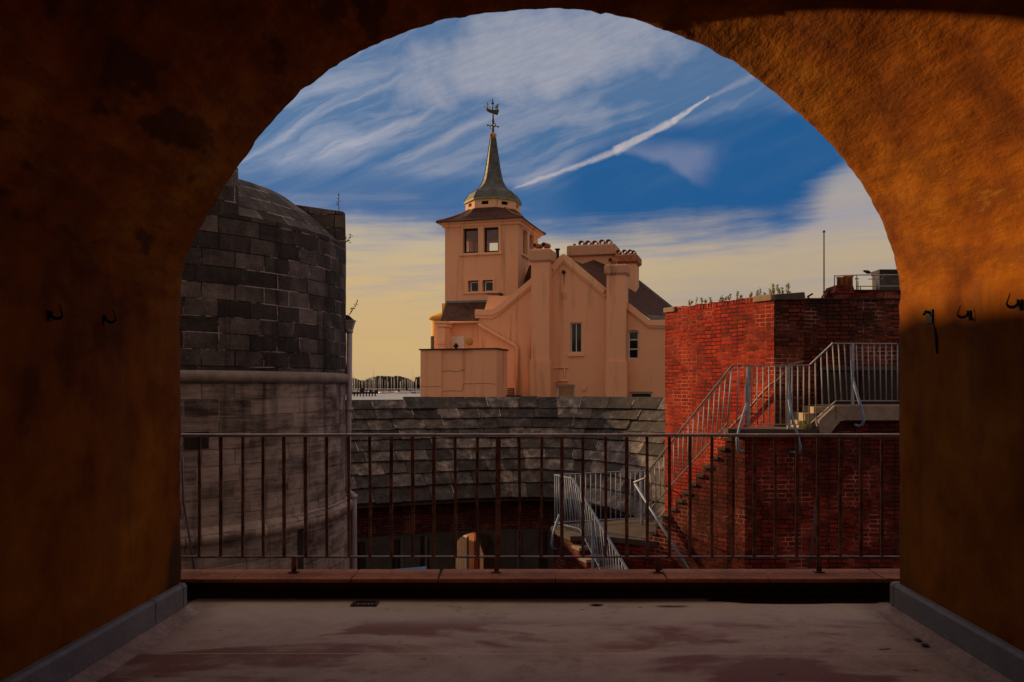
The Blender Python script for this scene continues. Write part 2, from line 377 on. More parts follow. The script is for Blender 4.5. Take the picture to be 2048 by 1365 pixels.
def f_tiles(T, pos, uv, b, setc, setr, bump):
    x, y, z = T.xyz(uv)
    br = T.n('ShaderNodeTexBrick', offset=0.5, i_Scale=1.0, i_Mortar_Size=0.012, i_Mortar_Smooth=0.1, i_Bias=0.0, i_Brick_Width=0.18, i_Row_Height=0.11)
    T.t.links.new(uv, br.inputs['Vector'])
    br.inputs['Color1'].default_value = (0, 0, 0, 1); br.inputs['Color2'].default_value = (1, 1, 1, 1)
    rnd = T.e(br.outputs['Color']); mm = T.e(br.outputs['Fac']); n1 = T.noise(pos, 1.4, 5)
    c = T.ramp(rnd * 0.5 + n1 * 0.5, [(0.2, (0.035, 0.014, 0.010)), (0.5, (0.085, 0.022, 0.014)), (0.8, (0.14, 0.04, 0.026))])
    c = T.mix(mm, c, (0.015, 0.01, 0.01)); setc(c); setr(0.85); bump((1.0 - mm) + rnd * 0.4, 0.9, 0.04)
material('roof_tiles', f_tiles)
def noisy(name, a, b_, scale=3.0, rough=0.7, metal=0.0, bmp=0.3, dist=0.01, spec=0.4):
    def fn(T, pos, uv, b, setc, setr, bump):
        n = T.noise(pos, scale, 6, 0.65); n2 = T.noise(pos, scale * 8, 3, 0.6)
        setc(T.mix((n * 0.75 + n2 * 0.25).ss(0.38, 0.62), a, b_)); setr(n.ss(0.3, 0.7, rough, min(1, rough + 0.15))); b.inputs['Metallic'].default_value = metal
        b.inputs['Specular IOR Level'].default_value = spec
        bump(n2 * 0.6 + n * 0.4, bmp, dist)
    return material(name, fn)
noisy('concrete', (0.20, 0.175, 0.165), (0.31, 0.27, 0.25), 4, 0.85)
noisy('dark_concrete', (0.050, 0.042, 0.041), (0.095, 0.080, 0.078), 5, 0.85)
noisy('lead', (0.13, 0.15, 0.17), (0.21, 0.23, 0.25), 3, 0.55)
noisy('verdigris', (0.16, 0.22, 0.07), (0.24, 0.30, 0.10), 6, 0.6)
noisy('old_copper', (0.045, 0.052, 0.058), (0.12, 0.135, 0.14), 4, 0.55)
noisy('bronze', (0.025, 0.035, 0.022), (0.06, 0.085, 0.045), 9, 0.5)
noisy('rust_iron', (0.10, 0.052, 0.042), (0.33, 0.21, 0.17), 14, 0.42, 0.0, 0.5, 0.004, 0.6)
noisy('rail_top_paint', (0.40, 0.42, 0.47), (0.62, 0.62, 0.66), 9, 0.30, 0.4)
noisy('black_iron', (0.008, 0.007, 0.007), (0.022, 0.016, 0.013), 12, 0.6)
noisy('galvanised', (0.29, 0.315, 0.38), (0.40, 0.425, 0.50), 7, 0.5, 0.2)
noisy('blue_paint', (0.15, 0.24, 0.42), (0.23, 0.33, 0.52), 7, 0.45)
noisy('grey_pvc', (0.34, 0.32, 0.40), (0.46, 0.43, 0.52), 3, 0.45)
noisy('white_paint', (0.60, 0.58, 0.60), (0.74, 0.72, 0.72), 4, 0.5)
noisy('cream_paint', (0.70, 0.50, 0.42), (0.78, 0.58, 0.50), 3, 0.6)
noisy('skirting_metal', (0.21, 0.215, 0.225), (0.29, 0.295, 0.305), 5, 0.5)
noisy('membrane', (0.34, 0.25, 0.22), (0.50, 0.38, 0.34), 5, 0.75, bmp=0.5, spec=0.15)
noisy('coping_stone', (0.34, 0.125, 0.07), (0.52, 0.23, 0.14), 4, 0.8, bmp=0.5)
noisy('pale_mortar', (0.36, 0.31, 0.28), (0.56, 0.49, 0.45), 8, 0.9)
noisy('cap_stone', (0.30, 0.24, 0.17), (0.44, 0.36, 0.24), 5, 0.9, bmp=0.6)
noisy('riser_dark', (0.022, 0.010, 0.008), (0.05, 0.022, 0.018), 6, 0.7)
noisy('bitumen', (0.012, 0.010, 0.010), (0.028, 0.022, 0.022), 6, 0.7)
noisy('terracotta', (0.30, 0.11, 0.05), (0.46, 0.19, 0.09), 6, 0.8)
noisy('dark_room', (0.02, 0.016, 0.015), (0.035, 0.03, 0.028), 3, 0.9)
noisy('room_paint', (0.16, 0.13, 0.12), (0.22, 0.18, 0.16), 3, 0.8)
noisy('blind', (0.42, 0.32, 0.16), (0.52, 0.40, 0.20), 3, 0.8)
noisy('curtain', (0.26, 0.26, 0.30), (0.40, 0.38, 0.42), 5, 0.9)
noisy('wood', (0.16, 0.07, 0.035), (0.28, 0.12, 0.05), 9, 0.7)
noisy('pale_render', (0.30, 0.13, 0.07), (0.42, 0.19, 0.10), 2, 0.9)
noisy('door_grey', (0.055, 0.06, 0.064), (0.09, 0.095, 0.10), 2, 0.7)
noisy('blue_sheet', (0.02, 0.16, 0.42), (0.05, 0.24, 0.55), 3, 0.5)
noisy('grass_leaf', (0.22, 0.27, 0.03), (0.50, 0.46, 0.08), 30, 0.8)
noisy('dry_stem', (0.06, 0.045, 0.03), (0.12, 0.08, 0.05), 30, 0.8)
noisy('yellow_lamp', (0.38, 0.34, 0.03), (0.46, 0.40, 0.05), 3, 0.6)
noisy('hull_white', (0.62, 0.62, 0.66), (0.78, 0.76, 0.76), 0.5, 0.4)
noisy('hull_orange', (0.75, 0.32, 0.14), (0.85, 0.45, 0.25), 0.5, 0.5)
noisy('hull_blue', (0.05, 0.09, 0.16), (0.09, 0.14, 0.22), 0.5, 0.4)
noisy('mast_alu', (0.50, 0.50, 0.50), (0.62, 0.60, 0.58), 0.5, 0.4)
noisy('tar_timber', (0.014, 0.012, 0.014), (0.035, 0.03, 0.03), 0.8, 0.9)
noisy('far_trees', (0.05, 0.052, 0.055), (0.09, 0.09, 0.088), 0.05, 1.0, spec=0.0)  # distance haze is put into this greyed colour
noisy('shore', (0.06, 0.05, 0.04), (0.10, 0.085, 0.07), 0.4, 0.9)
noisy('court_paving', (0.10, 0.085, 0.075), (0.17, 0.15, 0.13), 1.5, 0.85)
def f_glass(T, pos, uv, b, setc, setr, bump):
    setc((0.01, 0.012, 0.014)); setr(0.06); b.inputs['Specular IOR Level'].default_value = 0.5
material('dark_glass', f_glass)
def f_clear(T, pos, uv, b, setc, setr, bump):
    g = T.n('ShaderNodeBsdfGlossy', i_Roughness=0.03); t = T.n('ShaderNodeBsdfTransparent'); m = T.n('ShaderNodeMixShader', i_Fac=0.10)
    T.t.links.new(t.outputs[0], m.inputs[1]); T.t.links.new(g.outputs[0], m.inputs[2])
    out = [n for n in T.t.nodes if n.type == 'OUTPUT_MATERIAL'][0]; T.t.links.new(m.outputs[0], out.inputs[0])
material('clear_glass', f_clear)
def f_water(T, pos, uv, b, setc, setr, bump):
    setc((0.30, 0.32, 0.36)); setr(0.28); n = T.noise(T.mapv(pos, (0.15, 0.5, 1)), 1.0, 5, 0.6); bump(n, 0.5, 0.4)
material('sea_water', f_water)
def f_puddle(T, pos, uv, b, setc, setr, bump):
    setc((0.012, 0.009, 0.009)); setr(0.12)
material('wet_black', f_puddle)

# ------------------------------------------------------------------ mesh helper
LOC = {}
class MB:
    def __init__(s): s.v = []; s.f = []; s.m = []; s.t = []; s.uvs = []; s.smooth = []
    def add(s, verts, faces, mi=0, tint=None, uvs=None, smooth=False):
        o = len(s.v); s.v += [Vector(v) for v in verts]
        for k, f in enumerate(faces):
            s.f.append([o + i for i in f]); s.m.append(mi); s.t.append(tint); s.smooth.append(smooth)
            s.uvs.append(uvs[k] if uvs else None)
        return s
    def hexa(s, b4, t4, mi=0, tint=None):
        return s.add(list(b4) + list(t4), [(3, 2, 1, 0), (4, 5, 6, 7), (0, 1, 5, 4), (1, 2, 6, 5), (2, 3, 7, 6), (3, 0, 4, 7)], mi, tint)
    def box(s, x0, x1, y0, y1, z0, z1, mi=0):
        return s.hexa([(x0, y0, z0), (x1, y0, z0), (x1, y1, z0), (x0, y1, z0)], [(x0, y0, z1), (x1, y0, z1), (x1, y1, z1), (x0, y1, z1)], mi)
    def obox(s, c, ax, ay, az_, mi=0):
        """oriented box: centre c, half-extent vectors"""
        c = Vector(c); ax = Vector(ax); ay = Vector(ay); az_ = Vector(az_)
        b = [c - ax - ay - az_, c + ax - ay - az_, c + ax + ay - az_, c - ax + ay - az_]
        return s.hexa(b, [p + 2 * az_ for p in b], mi)
    def bar(s, p, q, w, d, up=(0, 0, 1), mi=0):
        """rectangular bar from p to q, w across (horizontal), d along up"""
        p = Vector(p); q = Vector(q); a = (q - p).normalized(); up = Vector(up)
        if abs(a.dot(up)) > 0.95: up = Vector((0, 1, 0))
        side = a.cross(up).normalized(); u2 = side.cross(a).normalized()
        b = [p - side * w / 2 - u2 * d / 2, p + side * w / 2 - u2 * d / 2, p + side * w / 2 + u2 * d / 2, p - side * w / 2 + u2 * d / 2]
        return s.hexa(b, [x + (q - p) for x in b], mi)
    def tube(s, pts, r, n=8, mi=0, close=True):
        pts = [Vector(p) for p in pts]; rs = r if isinstance(r, (list, tuple)) else [r] * len(pts)
        o = []; prev = None
        for i, p in enumerate(pts):
            if i == 0: a = pts[1] - p
            elif i == len(pts) - 1: a = p - pts[-2]
            else: a = (pts[i + 1] - p).normalized() + (p - pts[i - 1]).normalized()
            a.normalize()
            ref = Vector((0, 0, 1)) if abs(a.z) < 0.9 else Vector((0, 1, 0))
            if prev is not None: side = (prev - a * prev.dot(a)).normalized()
            else: side = a.cross(ref).normalized()
            prev = side; up = side.cross(a)
            o += [p + (side * math.cos(2 * math.pi * k / n) + up * math.sin(2 * math.pi * k / n)) * rs[i] for k in range(n)]
        fs = [(i * n + k, i * n + (k + 1) % n, (i + 1) * n + (k + 1) % n, (i + 1) * n + k) for i in range(len(pts) - 1) for k in range(n)]
        if close: fs += [tuple(range(n - 1, -1, -1)), tuple((len(pts) - 1) * n + k for k in range(n))]
        return s.add(o, fs, mi, smooth=n > 5)
    def lathe(s, c, prof, n=24, mi=0, a0=0.0, smooth=True, axis=None):
        """prof: (radius, height) pairs"""
        c = Vector(c)
        if axis is None: X, Y, Z = Vector((1, 0, 0)), Vector((0, 1, 0)), Vector((0, 0, 1))
        else:
            Z = Vector(axis).normalized(); X = Z.orthogonal().normalized(); Y = Z.cross(X)
        o = [c + (X * math.cos(a0 + 2 * math.pi * k / n) + Y * math.sin(a0 + 2 * math.pi * k / n)) * max(r, 1e-4) + Z * z for r, z in prof for k in range(n)]
        fs = [(i * n + k, i * n + (k + 1) % n, (i + 1) * n + (k + 1) % n, (i + 1) * n + k) for i in range(len(prof) - 1) for k in range(n)]
        fs += [tuple(range(n - 1, -1, -1)), tuple((len(prof) - 1) * n + k for k in range(n))]
        return s.add(o, fs, mi, smooth=smooth)
    def prism(s, poly, z0, z1, mi=0, mtop=None):
        n = len(poly); o = [(x, y, z0) for x, y in poly] + [(x, y, z1) for x, y in poly]
        tris = tessellate_polygon([[Vector((x, y, 0)) for x, y in poly]])
        s.add(o, [(i, (i + 1) % n, n + (i + 1) % n, n + i) for i in range(n)], mi)
        s.add(o, [tuple(n + i for i in t) for t in tris], mi if mtop is None else mtop)
        return s.add(o, [tuple(t)[::-1] for t in tris], mi)
    def panel(s, outline, holes, fn, thick, mi=0, mjamb=None):
        """flat wall with openings. outline/holes: (u, z) lists; fn(u, z, off) -> point; front at off=0, back at off=thick"""
        loops = [outline] + holes
        tris = tessellate_polygon([[Vector((u, z, 0)) for u, z in l] for l in loops])
        flat = [p for l in loops for p in l]
        s.add([fn(u, z, 0) for u, z in flat], [tuple(t) for t in tris], mi)
        s.add([fn(u, z, thick) for u, z in flat], [tuple(t)[::-1] for t in tris], mi)
        for k, l in enumerate(loops):
            n = len(l)
            s.add([fn(u, z, 0) for u, z in l] + [fn(u, z, thick) for u, z in l], [(i, (i + 1) % n, n + (i + 1) % n, n + i) for i in range(n)], mi if (k == 0 or mjamb is None) else mjamb)
        return s
    def build(s, name, mats, parent=None, loc=None, fix=True):
        if isinstance(mats, str): mats = [mats]
        base = LOC[parent.name] if parent is not None else (Vector(loc) if loc is not None else None)
        if base is None:
            xs = [v.x for v in s.v]; ys = [v.y for v in s.v]
            base = Vector(((min(xs) + max(xs)) / 2, (min(ys) + max(ys)) / 2, min(v.z for v in s.v)))
        me = bpy.data.meshes.new(name)
        me.from_pydata([v - base for v in s.v], [], s.f)
        for m in mats: me.materials.append(MATS[m])
        me.polygons.foreach_set('material_index', s.m)
        me.polygons.foreach_set('use_smooth', s.smooth)
        uvl = me.uv_layers.new(name='UVMap')
        tl = me.color_attributes.new('tint', 'FLOAT_COLOR', 'CORNER')
        data = [0.0] * (2 * len(me.loops)); td = [0.5] * (4 * len(me.loops))
        for p in me.polygons:
            n = p.normal; u_ = s.uvs[p.index]; t = s.t[p.index]
            if abs(n.z) < 0.75:
                tx, ty = -n.y, n.x; l = math.hypot(tx, ty); tx /= l; ty /= l
                if abs(tx) < 0.02 and ty < 0: tx, ty = -tx, -ty
            for q, li in enumerate(p.loop_indices):
                if u_: a, b_ = u_[q]
                else:
                    co = s.v[me.loops[li].vertex_index]
                    if abs(n.z) < 0.75:
                        a = co.x * tx + co.y * ty; b_ = co.z / math.sqrt(max(1 - n.z * n.z, 0.2))
                    else: a, b_ = co.x, co.y
                data[2 * li] = a; data[2 * li + 1] = b_
                if t is not None:
                    for k in range(4): td[4 * li + k] = t
        me.uv_layers['UVMap'].data.foreach_set('uv', data); me.color_attributes['tint'].data.foreach_set('color', td)
        o = bpy.data.objects.new(name, me); COL.objects.link(o)
        if parent is not None: o.parent = parent; LOC[o.name] = base
        else: o.location = base; LOC[o.name] = base
        return o
def bevel(o, w=0.01, seg=2):
    m = o.modifiers.new('bevel', 'BEVEL'); m.width = w; m.segments = seg; m.limit_method = 'ANGLE'; m.angle_limit = R(40)
    return o
def tag(o, label=None, cat=None, group=None, kind=None):
    if label: o['label'] = label
    if cat: o['category'] = cat
    if group: o['group'] = group
    if kind: o['kind'] = kind
    return o
def thing(name, loc, label, cat, group=None):
    o = bpy.data.objects.new(name, None); COL.objects.link(o); o.location = loc; o.empty_display_size = 0.2
    LOC[o.name] = Vector(loc); return tag(o, label, cat, group)
def P(px, py, Y): return Vector(((px - CX) / FPX * Y, Y, EYE + (HY - py) / FPX * Y))
def Z(py, Y): return EYE + (HY - py) / FPX * Y
def X(px, Y): return (px - CX) / FPX * Y

# ------------------------------------------------------------------ setting: sea and ground
GZ = -4.9
mb = MB(); mb.add([(-6000, -200, -5.5), (6000, -200, -5.5), (6000, 9000, -5.5), (-6000, 9000, -5.5)], [(0, 1, 2, 3)])
tag(mb.build('water', 'sea_water'), kind='structure')
mb = MB(); mb.prism([(-60, -20), (70, -20), (70, 75), (12, 75), (-12, 60), (-60, 34)], -7.0, GZ)
tag(mb.build('ground', 'court_paving'), kind='structure')

# ------------------------------------------------------------------ the vault the camera stands in
VY = 5.1; VS = FPX / VY
prof_px = [(362, 640), (362, 622), (363, 596), (368, 548), (384, 500), (404, 460), (430, 415), (470, 348), (520, 277), (580, 209), (650, 150), (700, 118), (755, 92), (830, 63), (900, 43), (980, 28), (1060, 22), (1110, 22), (1180, 28), (1260, 42), (1325, 62), (1400, 93), (1480, 136), (1560, 195), (1640, 267), (1690, 326), (1730, 385), (1762, 448), (1782, 505), (1792, 560), (1795, 600), (1796, 640)]
def catmull(pts, n):
    out = []
    for i in range(len(pts) - 1):
        p0 = pts[max(i - 1, 0)]; p1 = pts[i]; p2 = pts[i + 1]; p3 = pts[min(i + 2, len(pts) - 1)]
        for k in range(n):
            t = k / n
            out.append(tuple(0.5 * ((2 * p1[j]) + (-p0[j] + p2[j]) * t + (2 * p0[j] - 5 * p1[j] + 4 * p2[j] - p3[j]) * t * t + (-p0[j] + 3 * p1[j] - 3 * p2[j] + p3[j]) * t ** 3) for j in range(2)))
    out.append(tuple(pts[-1])); return out
cp = catmull(prof_px, 8)
for _ in range(30): cp = [cp[0]] + [tuple(0.25 * cp[i - 1][j] + 0.5 * cp[i][j] + 0.25 * cp[i + 1][j] for j in range(2)) for i in range(1, len(cp) - 1)] + [cp[-1]]
arc = [((x - CX) / VS, EYE + (HY - y) / VS) for x, y in cp]
zL = arc[0][1]
prof = [(arc[0][0], z) for z in [0 + k * zL / 26 for k in range(26)]] + arc + [(arc[-1][0], arc[-1][1] * (1 - k / 26)) for k in range(1, 27)]
nP = len(prof)
nrm = []
for i in range(nP):
    a = prof[max(i - 1, 0)]; b = prof[min(i + 1, nP - 1)]
    tx, tz = b[0] - a[0], b[1] - a[1]; l = math.hypot(tx, tz); nrm.append((tz / l, -tx / l))   # points inward
ys = [VY - 0.0001] + [VY - 0.012 * k - 0.0006 * k * k for k in range(1, 60)]
while ys[-1] > -4.0: ys.append(ys[-1] - 0.09)
vault = thing('vaulted_passage', (0, 0, 0), 'dark ochre plastered barrel vault arching over the floor and framing the view', 'vault')
verts = []; uvp = []; rough = []
sacc = 0.0
for i in range(nP):
    if i: sacc += math.hypot(prof[i][0] - prof[i - 1][0], prof[i][1] - prof[i - 1][1])
    for y in ys:
        x, z = prof[i]; nx, nz = nrm[i]
        rg = min(1.0, max(0.0, (z - 1.98 - 0.10 * noise.noise(Vector((x, y * 1.5, 3)))) / 0.07))
        s1 = noise.noise(Vector((x * 1.6 + 4, y * 1.3, z * 1.6))) * (0.014 + 0.012 * min(1, (VY - y))) + noise.noise(Vector((x * 6, y * 4.5, z * 6))) * (0.0025 + 0.006 * min(1, VY - y)) + noise.noise(Vector((x * 17, y * 14, z * 17))) * 0.0045
        s2 = noise.noise(Vector((x, y * 0.8, z * 0.8))) * 0.006 + noise.noise(Vector((x * 9, y * 9, z * 9))) * 0.0012
        d = s1 * rg + s2 * (1 - rg) - rg * 0.0 + (1 - rg) * 0.006
        t = VY - y
        if t < 0.07: d += -0.014 * (1 - t / 0.07) ** 2 * (1 + 0.8 * noise.noise(Vector((x * 9, z * 9, 1))))   # worn outer arris
        if t < 0.03: d += 0.008 * noise.noise(Vector((x * 22, z * 22, 2)))
        verts.append((x + nx * d, y, z + nz * d)); uvp.append((y, sacc)); rough.append(rg)
nY = len(ys); faces = []; uvs = []
for i in range(nP - 1):
    for j in range(nY - 1):
        f = (i * nY + j, (i + 1) * nY + j, (i + 1) * nY + j + 1, i * nY + j + 1); faces.append(f); uvs.append([uvp[k] for k in f])
mb = MB(); mb.add(verts, faces, 0, uvs=uvs, smooth=True)
# masonry round the vault: facade with the opening, extrados, end wall
out = [(prof[0][0] - 0.0, prof[0][1])]
fa = []
o2 = lambda p, k: (p[0] * k, (p[1]) * k)
ring_in = [(verts[i * nY][0], verts[i * nY][2]) for i in range(nP)]
outer = [(-7.5, -0.4), (-7.5, 6.4), (7.5, 6.4), (7.5, -0.4)]
loop = ring_in + [(ring_in[-1][0], -0.4), (7.5, -0.4), (7.5, 6.4), (-7.5, 6.4), (-7.5, -0.4), (ring_in[0][0], -0.4)]
tris = tessellate_polygon([[Vector((a, b, 0)) for a, b in loop]])
mb.add([(a, VY, b) for a, b in loop], [tuple(t) for t in tris])
mb.add([(-7.5, VY, -0.4), (-7.5, VY, 6.4), (-7.5, -4.3, 6.4), (-7.5, -4.3, -0.4)], [(0, 1, 2, 3)])
mb.add([(7.5, VY, -0.4), (7.5, VY, 6.4), (7.5, -4.3, 6.4), (7.5, -4.3, -0.4)], [(0, 1, 2, 3)])
mb.add([(-7.5, VY, 6.4), (7.5, VY, 6.4), (7.5, -4.3, 6.4), (-7.5, -4.3, 6.4)], [(0, 1, 2, 3)])
mb.add([(-7.5, -4.0, 6.4), (7.5, -4.0, 6.4), (7.5, -4.0, -0.4), (-7.5, -4.0, -0.4)], [(0, 1, 2, 3)])
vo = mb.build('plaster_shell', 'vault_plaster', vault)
ra = vo.data.color_attributes.new('rough', 'FLOAT_COLOR', 'POINT')
rd = [0.0] * (4 * len(vo.data.vertices))
for i, r_ in enumerate(rough):
    for k in range(4): rd[4 * i + k] = r_
ra.data.foreach_set('color', rd)
# skirting strips with the membrane cove below them
for sgn, xw, yend in ((-1, 2.292, 5.09), (1, 2.297, 5.12)):
    m = MB(); y0 = -3.9
    joints = [y0, 0.6, 3.05, yend - 0.42, yend - 0.055, yend]
    if sgn > 0: joints = [y0, 1.2, yend - 0.06, yend]
    for a, b in zip(joints[:-1], joints[1:]):
        a2, b2 = a + 0.003, b - 0.003
        xi = xw - 0.045; pr = [(xw + 0.02, 0.20), (xi + 0.012, 0.185 + 0.012), (xi, 0.18), (xi, 0.052), (xw + 0.02, 0.052)]
        n = len(pr)
        m.add([(sgn * x, a2, z) for x, z in pr] + [(sgn * x, b2, z) for x, z in pr], [(k, (k + 1) % n, n + (k + 1) % n, n + k) for k in range(n)] + [tuple(range(n))[::-1], tuple(range(n, 2 * n))])
    bevel(m.build('skirting', 'skirting_metal', vault), 0.004, 2)
    m = MB(); N = 70; rows = []
    for k in range(N + 1):
        y = y0 + (yend + 0.01 - y0) * k / N; w = noise.noise(Vector((y * 3, sgn * 5, 0))) * 0.008
        rows += [(sgn * (xw - 0.02), y, 0.06), (sgn * (xw - 0.035), y, 0.058), (sgn * (xw - 0.055 + w), y, 0.04), (sgn * (xw - 0.08 + w), y, 0.018), (sgn * (xw - 0.125 + w * 2), y, 0.0055), (sgn * (xw - 0.125 + w * 2), y, -0.02)]
    m.add(rows, [(6 * k + q, 6 * k + q + 1, 6 * k + q + 7, 6 * k + q + 6) for k in range(N) for q in range(5)] + [(0, 1, 2, 3, 4, 5), tuple(6 * N + q for q in range(6))], smooth=True)
    m.build('membrane_cove', 'membrane', vault)
# iron hooks in the walls
def hook(y, z, sgn, s=1.0):
    m = MB(); xw = 2.292 * sgn
    m.obox((xw - sgn * 0.004, y, z - 0.02), (0.006, 0, 0), (0, 0.028 * s, 0), (0, 0, 0.045 * s))
    pts = [(xw, y, z - 0.045 * s)]
    for k in range(11):
        a = R(-110 + 18 * k); pts.append((xw - sgn * (0.075 + 0.05 * math.sin(a)) * s, y, z - 0.012 * s - 0.045 * s * math.cos(a)))
    pts.append((xw - sgn * 0.092 * s, y, z + 0.065 * s))
    m.tube(pts, [0.014 * s] * 3 + [0.014 * s] * 7 + [0.011 * s, 0.009 * s, 0.004 * s][:len(pts) - 10], 8)
    return tag(m.build('hook', 'black_iron', vault))
hook(3.72, 1.80, -1, 0.55); hook(4.19, 1.82, -1, 0.55); hook(4.235, 1.85, 1, 0.55); hook(3.79, 1.86, 1, 0.55)
m = MB(); yb = 4.66; zb = 1.86                                  # rusted-off bracket with its stain
m.obox((2.290, yb, zb), (0.008, 0, 0), (0, 0.035, 0), (0, 0, 0.04)); m.tube([(2.292, yb, zb + 0.02), (2.262, yb, zb + 0.03), (2.25, yb, zb + 0.01)], 0.009, 6)
m.tube([(2.294, yb - 0.03, zb - 0.05), (2.288, yb - 0.075, zb - 0.13), (2.288, yb - 0.08, zb - 0.22)], [0.012, 0.011, 0.004], 6)
m.build('broken_bracket', 'black_iron', vault)

# ------------------------------------------------------------------ floor, drain, puddle, parapet
m = MB(); NX, NY = 60, 90; vs = []
for j in range(NY + 1):
    y = -4.0 + (5.50 + 4.0) * j / NY
    for i in range(NX + 1):
        x = -2.34 + 4.68 * i / NX
        vs.append((x, y, 0.004 * noise.noise(Vector((x * 0.8, y * 0.8, 0)))))
m.add(vs, [(j * (NX + 1) + i, j * (NX + 1) + i + 1, (j + 1) * (NX + 1) + i + 1, (j + 1) * (NX + 1) + i) for j in range(NY) for i in range(NX)], smooth=True)
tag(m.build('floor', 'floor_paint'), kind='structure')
m = MB(); m.box(-7.4, 7.4, VY + 0.003, 5.50, -0.30, -0.012); m.box(-7.4, 7.4, 5.50, 5.72, GZ - .5, -0.015)
tag(m.build('terrace_ledge', 'dark_concrete'), kind='structure')
dr = thing('drain_grate', P(730, 1209, 5.30).to_tuple(), 'small rectangular metal drain grate let into the floor near the parapet', 'drain')
cx_, cy_ = X(730, 5.30), 5.305
m = MB(); gx, gy = 0.085, 0.058
m.box(cx_ - gx, cx_ + gx, cy_ - gy, cy_ - gy + 0.016, 0.0, 0.012); m.box(cx_ - gx, cx_ + gx, cy_ + gy - 0.016, cy_ + gy, 0.0, 0.012)
m.box(cx_ - gx, cx_ - gx + 0.016, cy_ - gy + 0.016, cy_ + gy - 0.016, 0.0, 0.012); m.box(cx_ + gx - 0.016, cx_ + gx, cy_ - gy + 0.016, cy_ + gy - 0.016, 0.0, 0.012)
m.build('frame', 'dark_concrete', dr)
m = MB()
for k in range(6):
    xk = cx_ - 0.058 + k * 0.0232; m.box(xk - 0.005, xk + 0.005, cy_ - gy + 0.016, cy_ + gy - 0.016, 0.0, 0.009)
m.build('grating', 'black_iron', dr)
def blob(cx0, cy0, rx, ry, seed, z=0.0065, n=44, fr=2.2):
    pts = []
    for k in range(n):
        a = 2 * math.pi * k / n; r_ = 1 + 0.32 * noise.noise(Vector((math.cos(a) * fr, math.sin(a) * fr, seed)))
        pts.append((cx0 + rx * r_ * math.cos(a), cy0 + ry * r_ * math.sin(a)))
    mm = MB(); mm.add([(cx0, cy0, z + 0.001)] + [(x, y, z) for x, y in pts], [(0, 1 + k, 1 + (k + 1) % n) for k in range(n)]); return mm
pm = blob(1.78, 5.40, 0.64, 0.085, 3.1, fr=3.0)
pm2 = blob(0.38, 5.27, 0.045, 0.016, 6.1); pm.add(pm2.v, pm2.f)
pm2 = blob(0.87, 5.24, 0.11, 0.010, 8.1); pm.add(pm2.v, pm2.f)
tag(pm.build('puddle', 'wet_black'), kind='structure')
for (a, b, c, d, s) in ((1848, 1282, 0.055, 0.028, 1), (1866, 1292, 0.07, 0.026, 5)):
    Y_ = EYE * FPX / (b - HY)
    mm = blob(X(a, Y_), Y_, c, d, s, 0.006)
    tag(mm.build('floor_patch', 'bitumen'), kind='structure')
par = thing('parapet', (0, 5.6, -0.01), 'low parapet with red brown coping slabs carrying the iron railing', 'parapet')
m = MB(); m.box(-7.3, 7.3, 5.48, 5.70, -0.012, 0.105); m.build('riser', 'riser_dark', par)
m = MB(); m.box(-7.3, 7.3, 5.455, 5.4785, -0.01, 0.045); m.build('gutter_kerb', 'riser_dark', par)
js = [-7.3, -5.2, -3.2, X(378, 5.6) - 0.9, X(475, 5.56), X(708, 5.56), X(880, 5.56), X(1110, 5.56), X(1330, 5.56), X(1530, 5.56), X(1755, 5.56), 3.1, 4.4, 5.8, 7.3]
js = sorted(js)
for k, (a, b) in enumerate(zip(js[:-1], js[1:])):
    m = MB(); h = random.uniform(-0.002, 0.002); sk = random.uniform(-0.02, 0.03)
    m.hexa([(a + 0.003, 5.452, 0.106), (b - 0.003, 5.452, 0.106), (b - 0.003 + sk, 5.715, 0.106), (a + 0.003 + sk * 0, 5.715, 0.106)],
           [(a + 0.003, 5.452, 0.134 + h), (b - 0.003, 5.452, 0.134 + h), (b - 0.003 + sk, 5.715, 0.142 + h), (a + 0.003, 5.715, 0.142 + h)])
    bevel(m.build('coping_slab', 'coping_stone', par), 0.006, 2)

# ------------------------------------------------------------------ foreground railing
RY = 5.62; rs = FPX / RY
rail = thing('iron_railing', (0, RY, 0.14), 'rusty iron railing with thin vertical bars standing on the low parapet across the arch', 'railing')
zt = Z(871, RY); zb_ = Z(1114, RY)
m = MB(); m.tube([(-6.5 + 0.5 * k, RY, zt + 0.0035 * noise.noise(Vector((k * 0.5, 0, 0)))) for k in range(27)], 0.0125, 12)
m.build('top_rail', 'rail_top_paint', rail)
m = MB(); m.bar((-6.5, RY, zb_), (6.5, RY, zb_), 0.034, 0.010); m.build('bottom_rail', 'rust_iron', rail)
k0 = -36
for k in range(-20, 54):
    px = 399 + 42.68 * k + random.uniform(-1.2, 1.2); x = X(px, RY)
    if abs(x) > 6.4: continue
    m = MB(); lean = random.uniform(-0.004, 0.004); wv = random.uniform(-0.003, 0.003)
    w = 0.012 if random.random() < 0.25 else 0.0102
    if k == 14: w = 0.018
    m.bar((x, RY, zb_ + 0.0055), (x + wv, RY, (zt + zb_) / 2), w * 2, 0.011); m.bar((x + wv, RY, (zt + zb_) / 2 + 0.0), (x + lean, RY, zt - 0.011), w * 2, 0.011)
    m.build('baluster', 'rust_iron', rail)
for px in (588, 993, 1316, 1638, 1965, 190):
    m = MB(); x = X(px, RY); m.bar((x, RY + 0.002, 0.135), (x, RY + 0.002, zb_ - 0.0055), 0.034, 0.016); m.box(x - 0.035, x + 0.035, RY - 0.025, RY + 0.03, 0.139, 0.147)
    m.build('leg', 'rust_iron', rail)
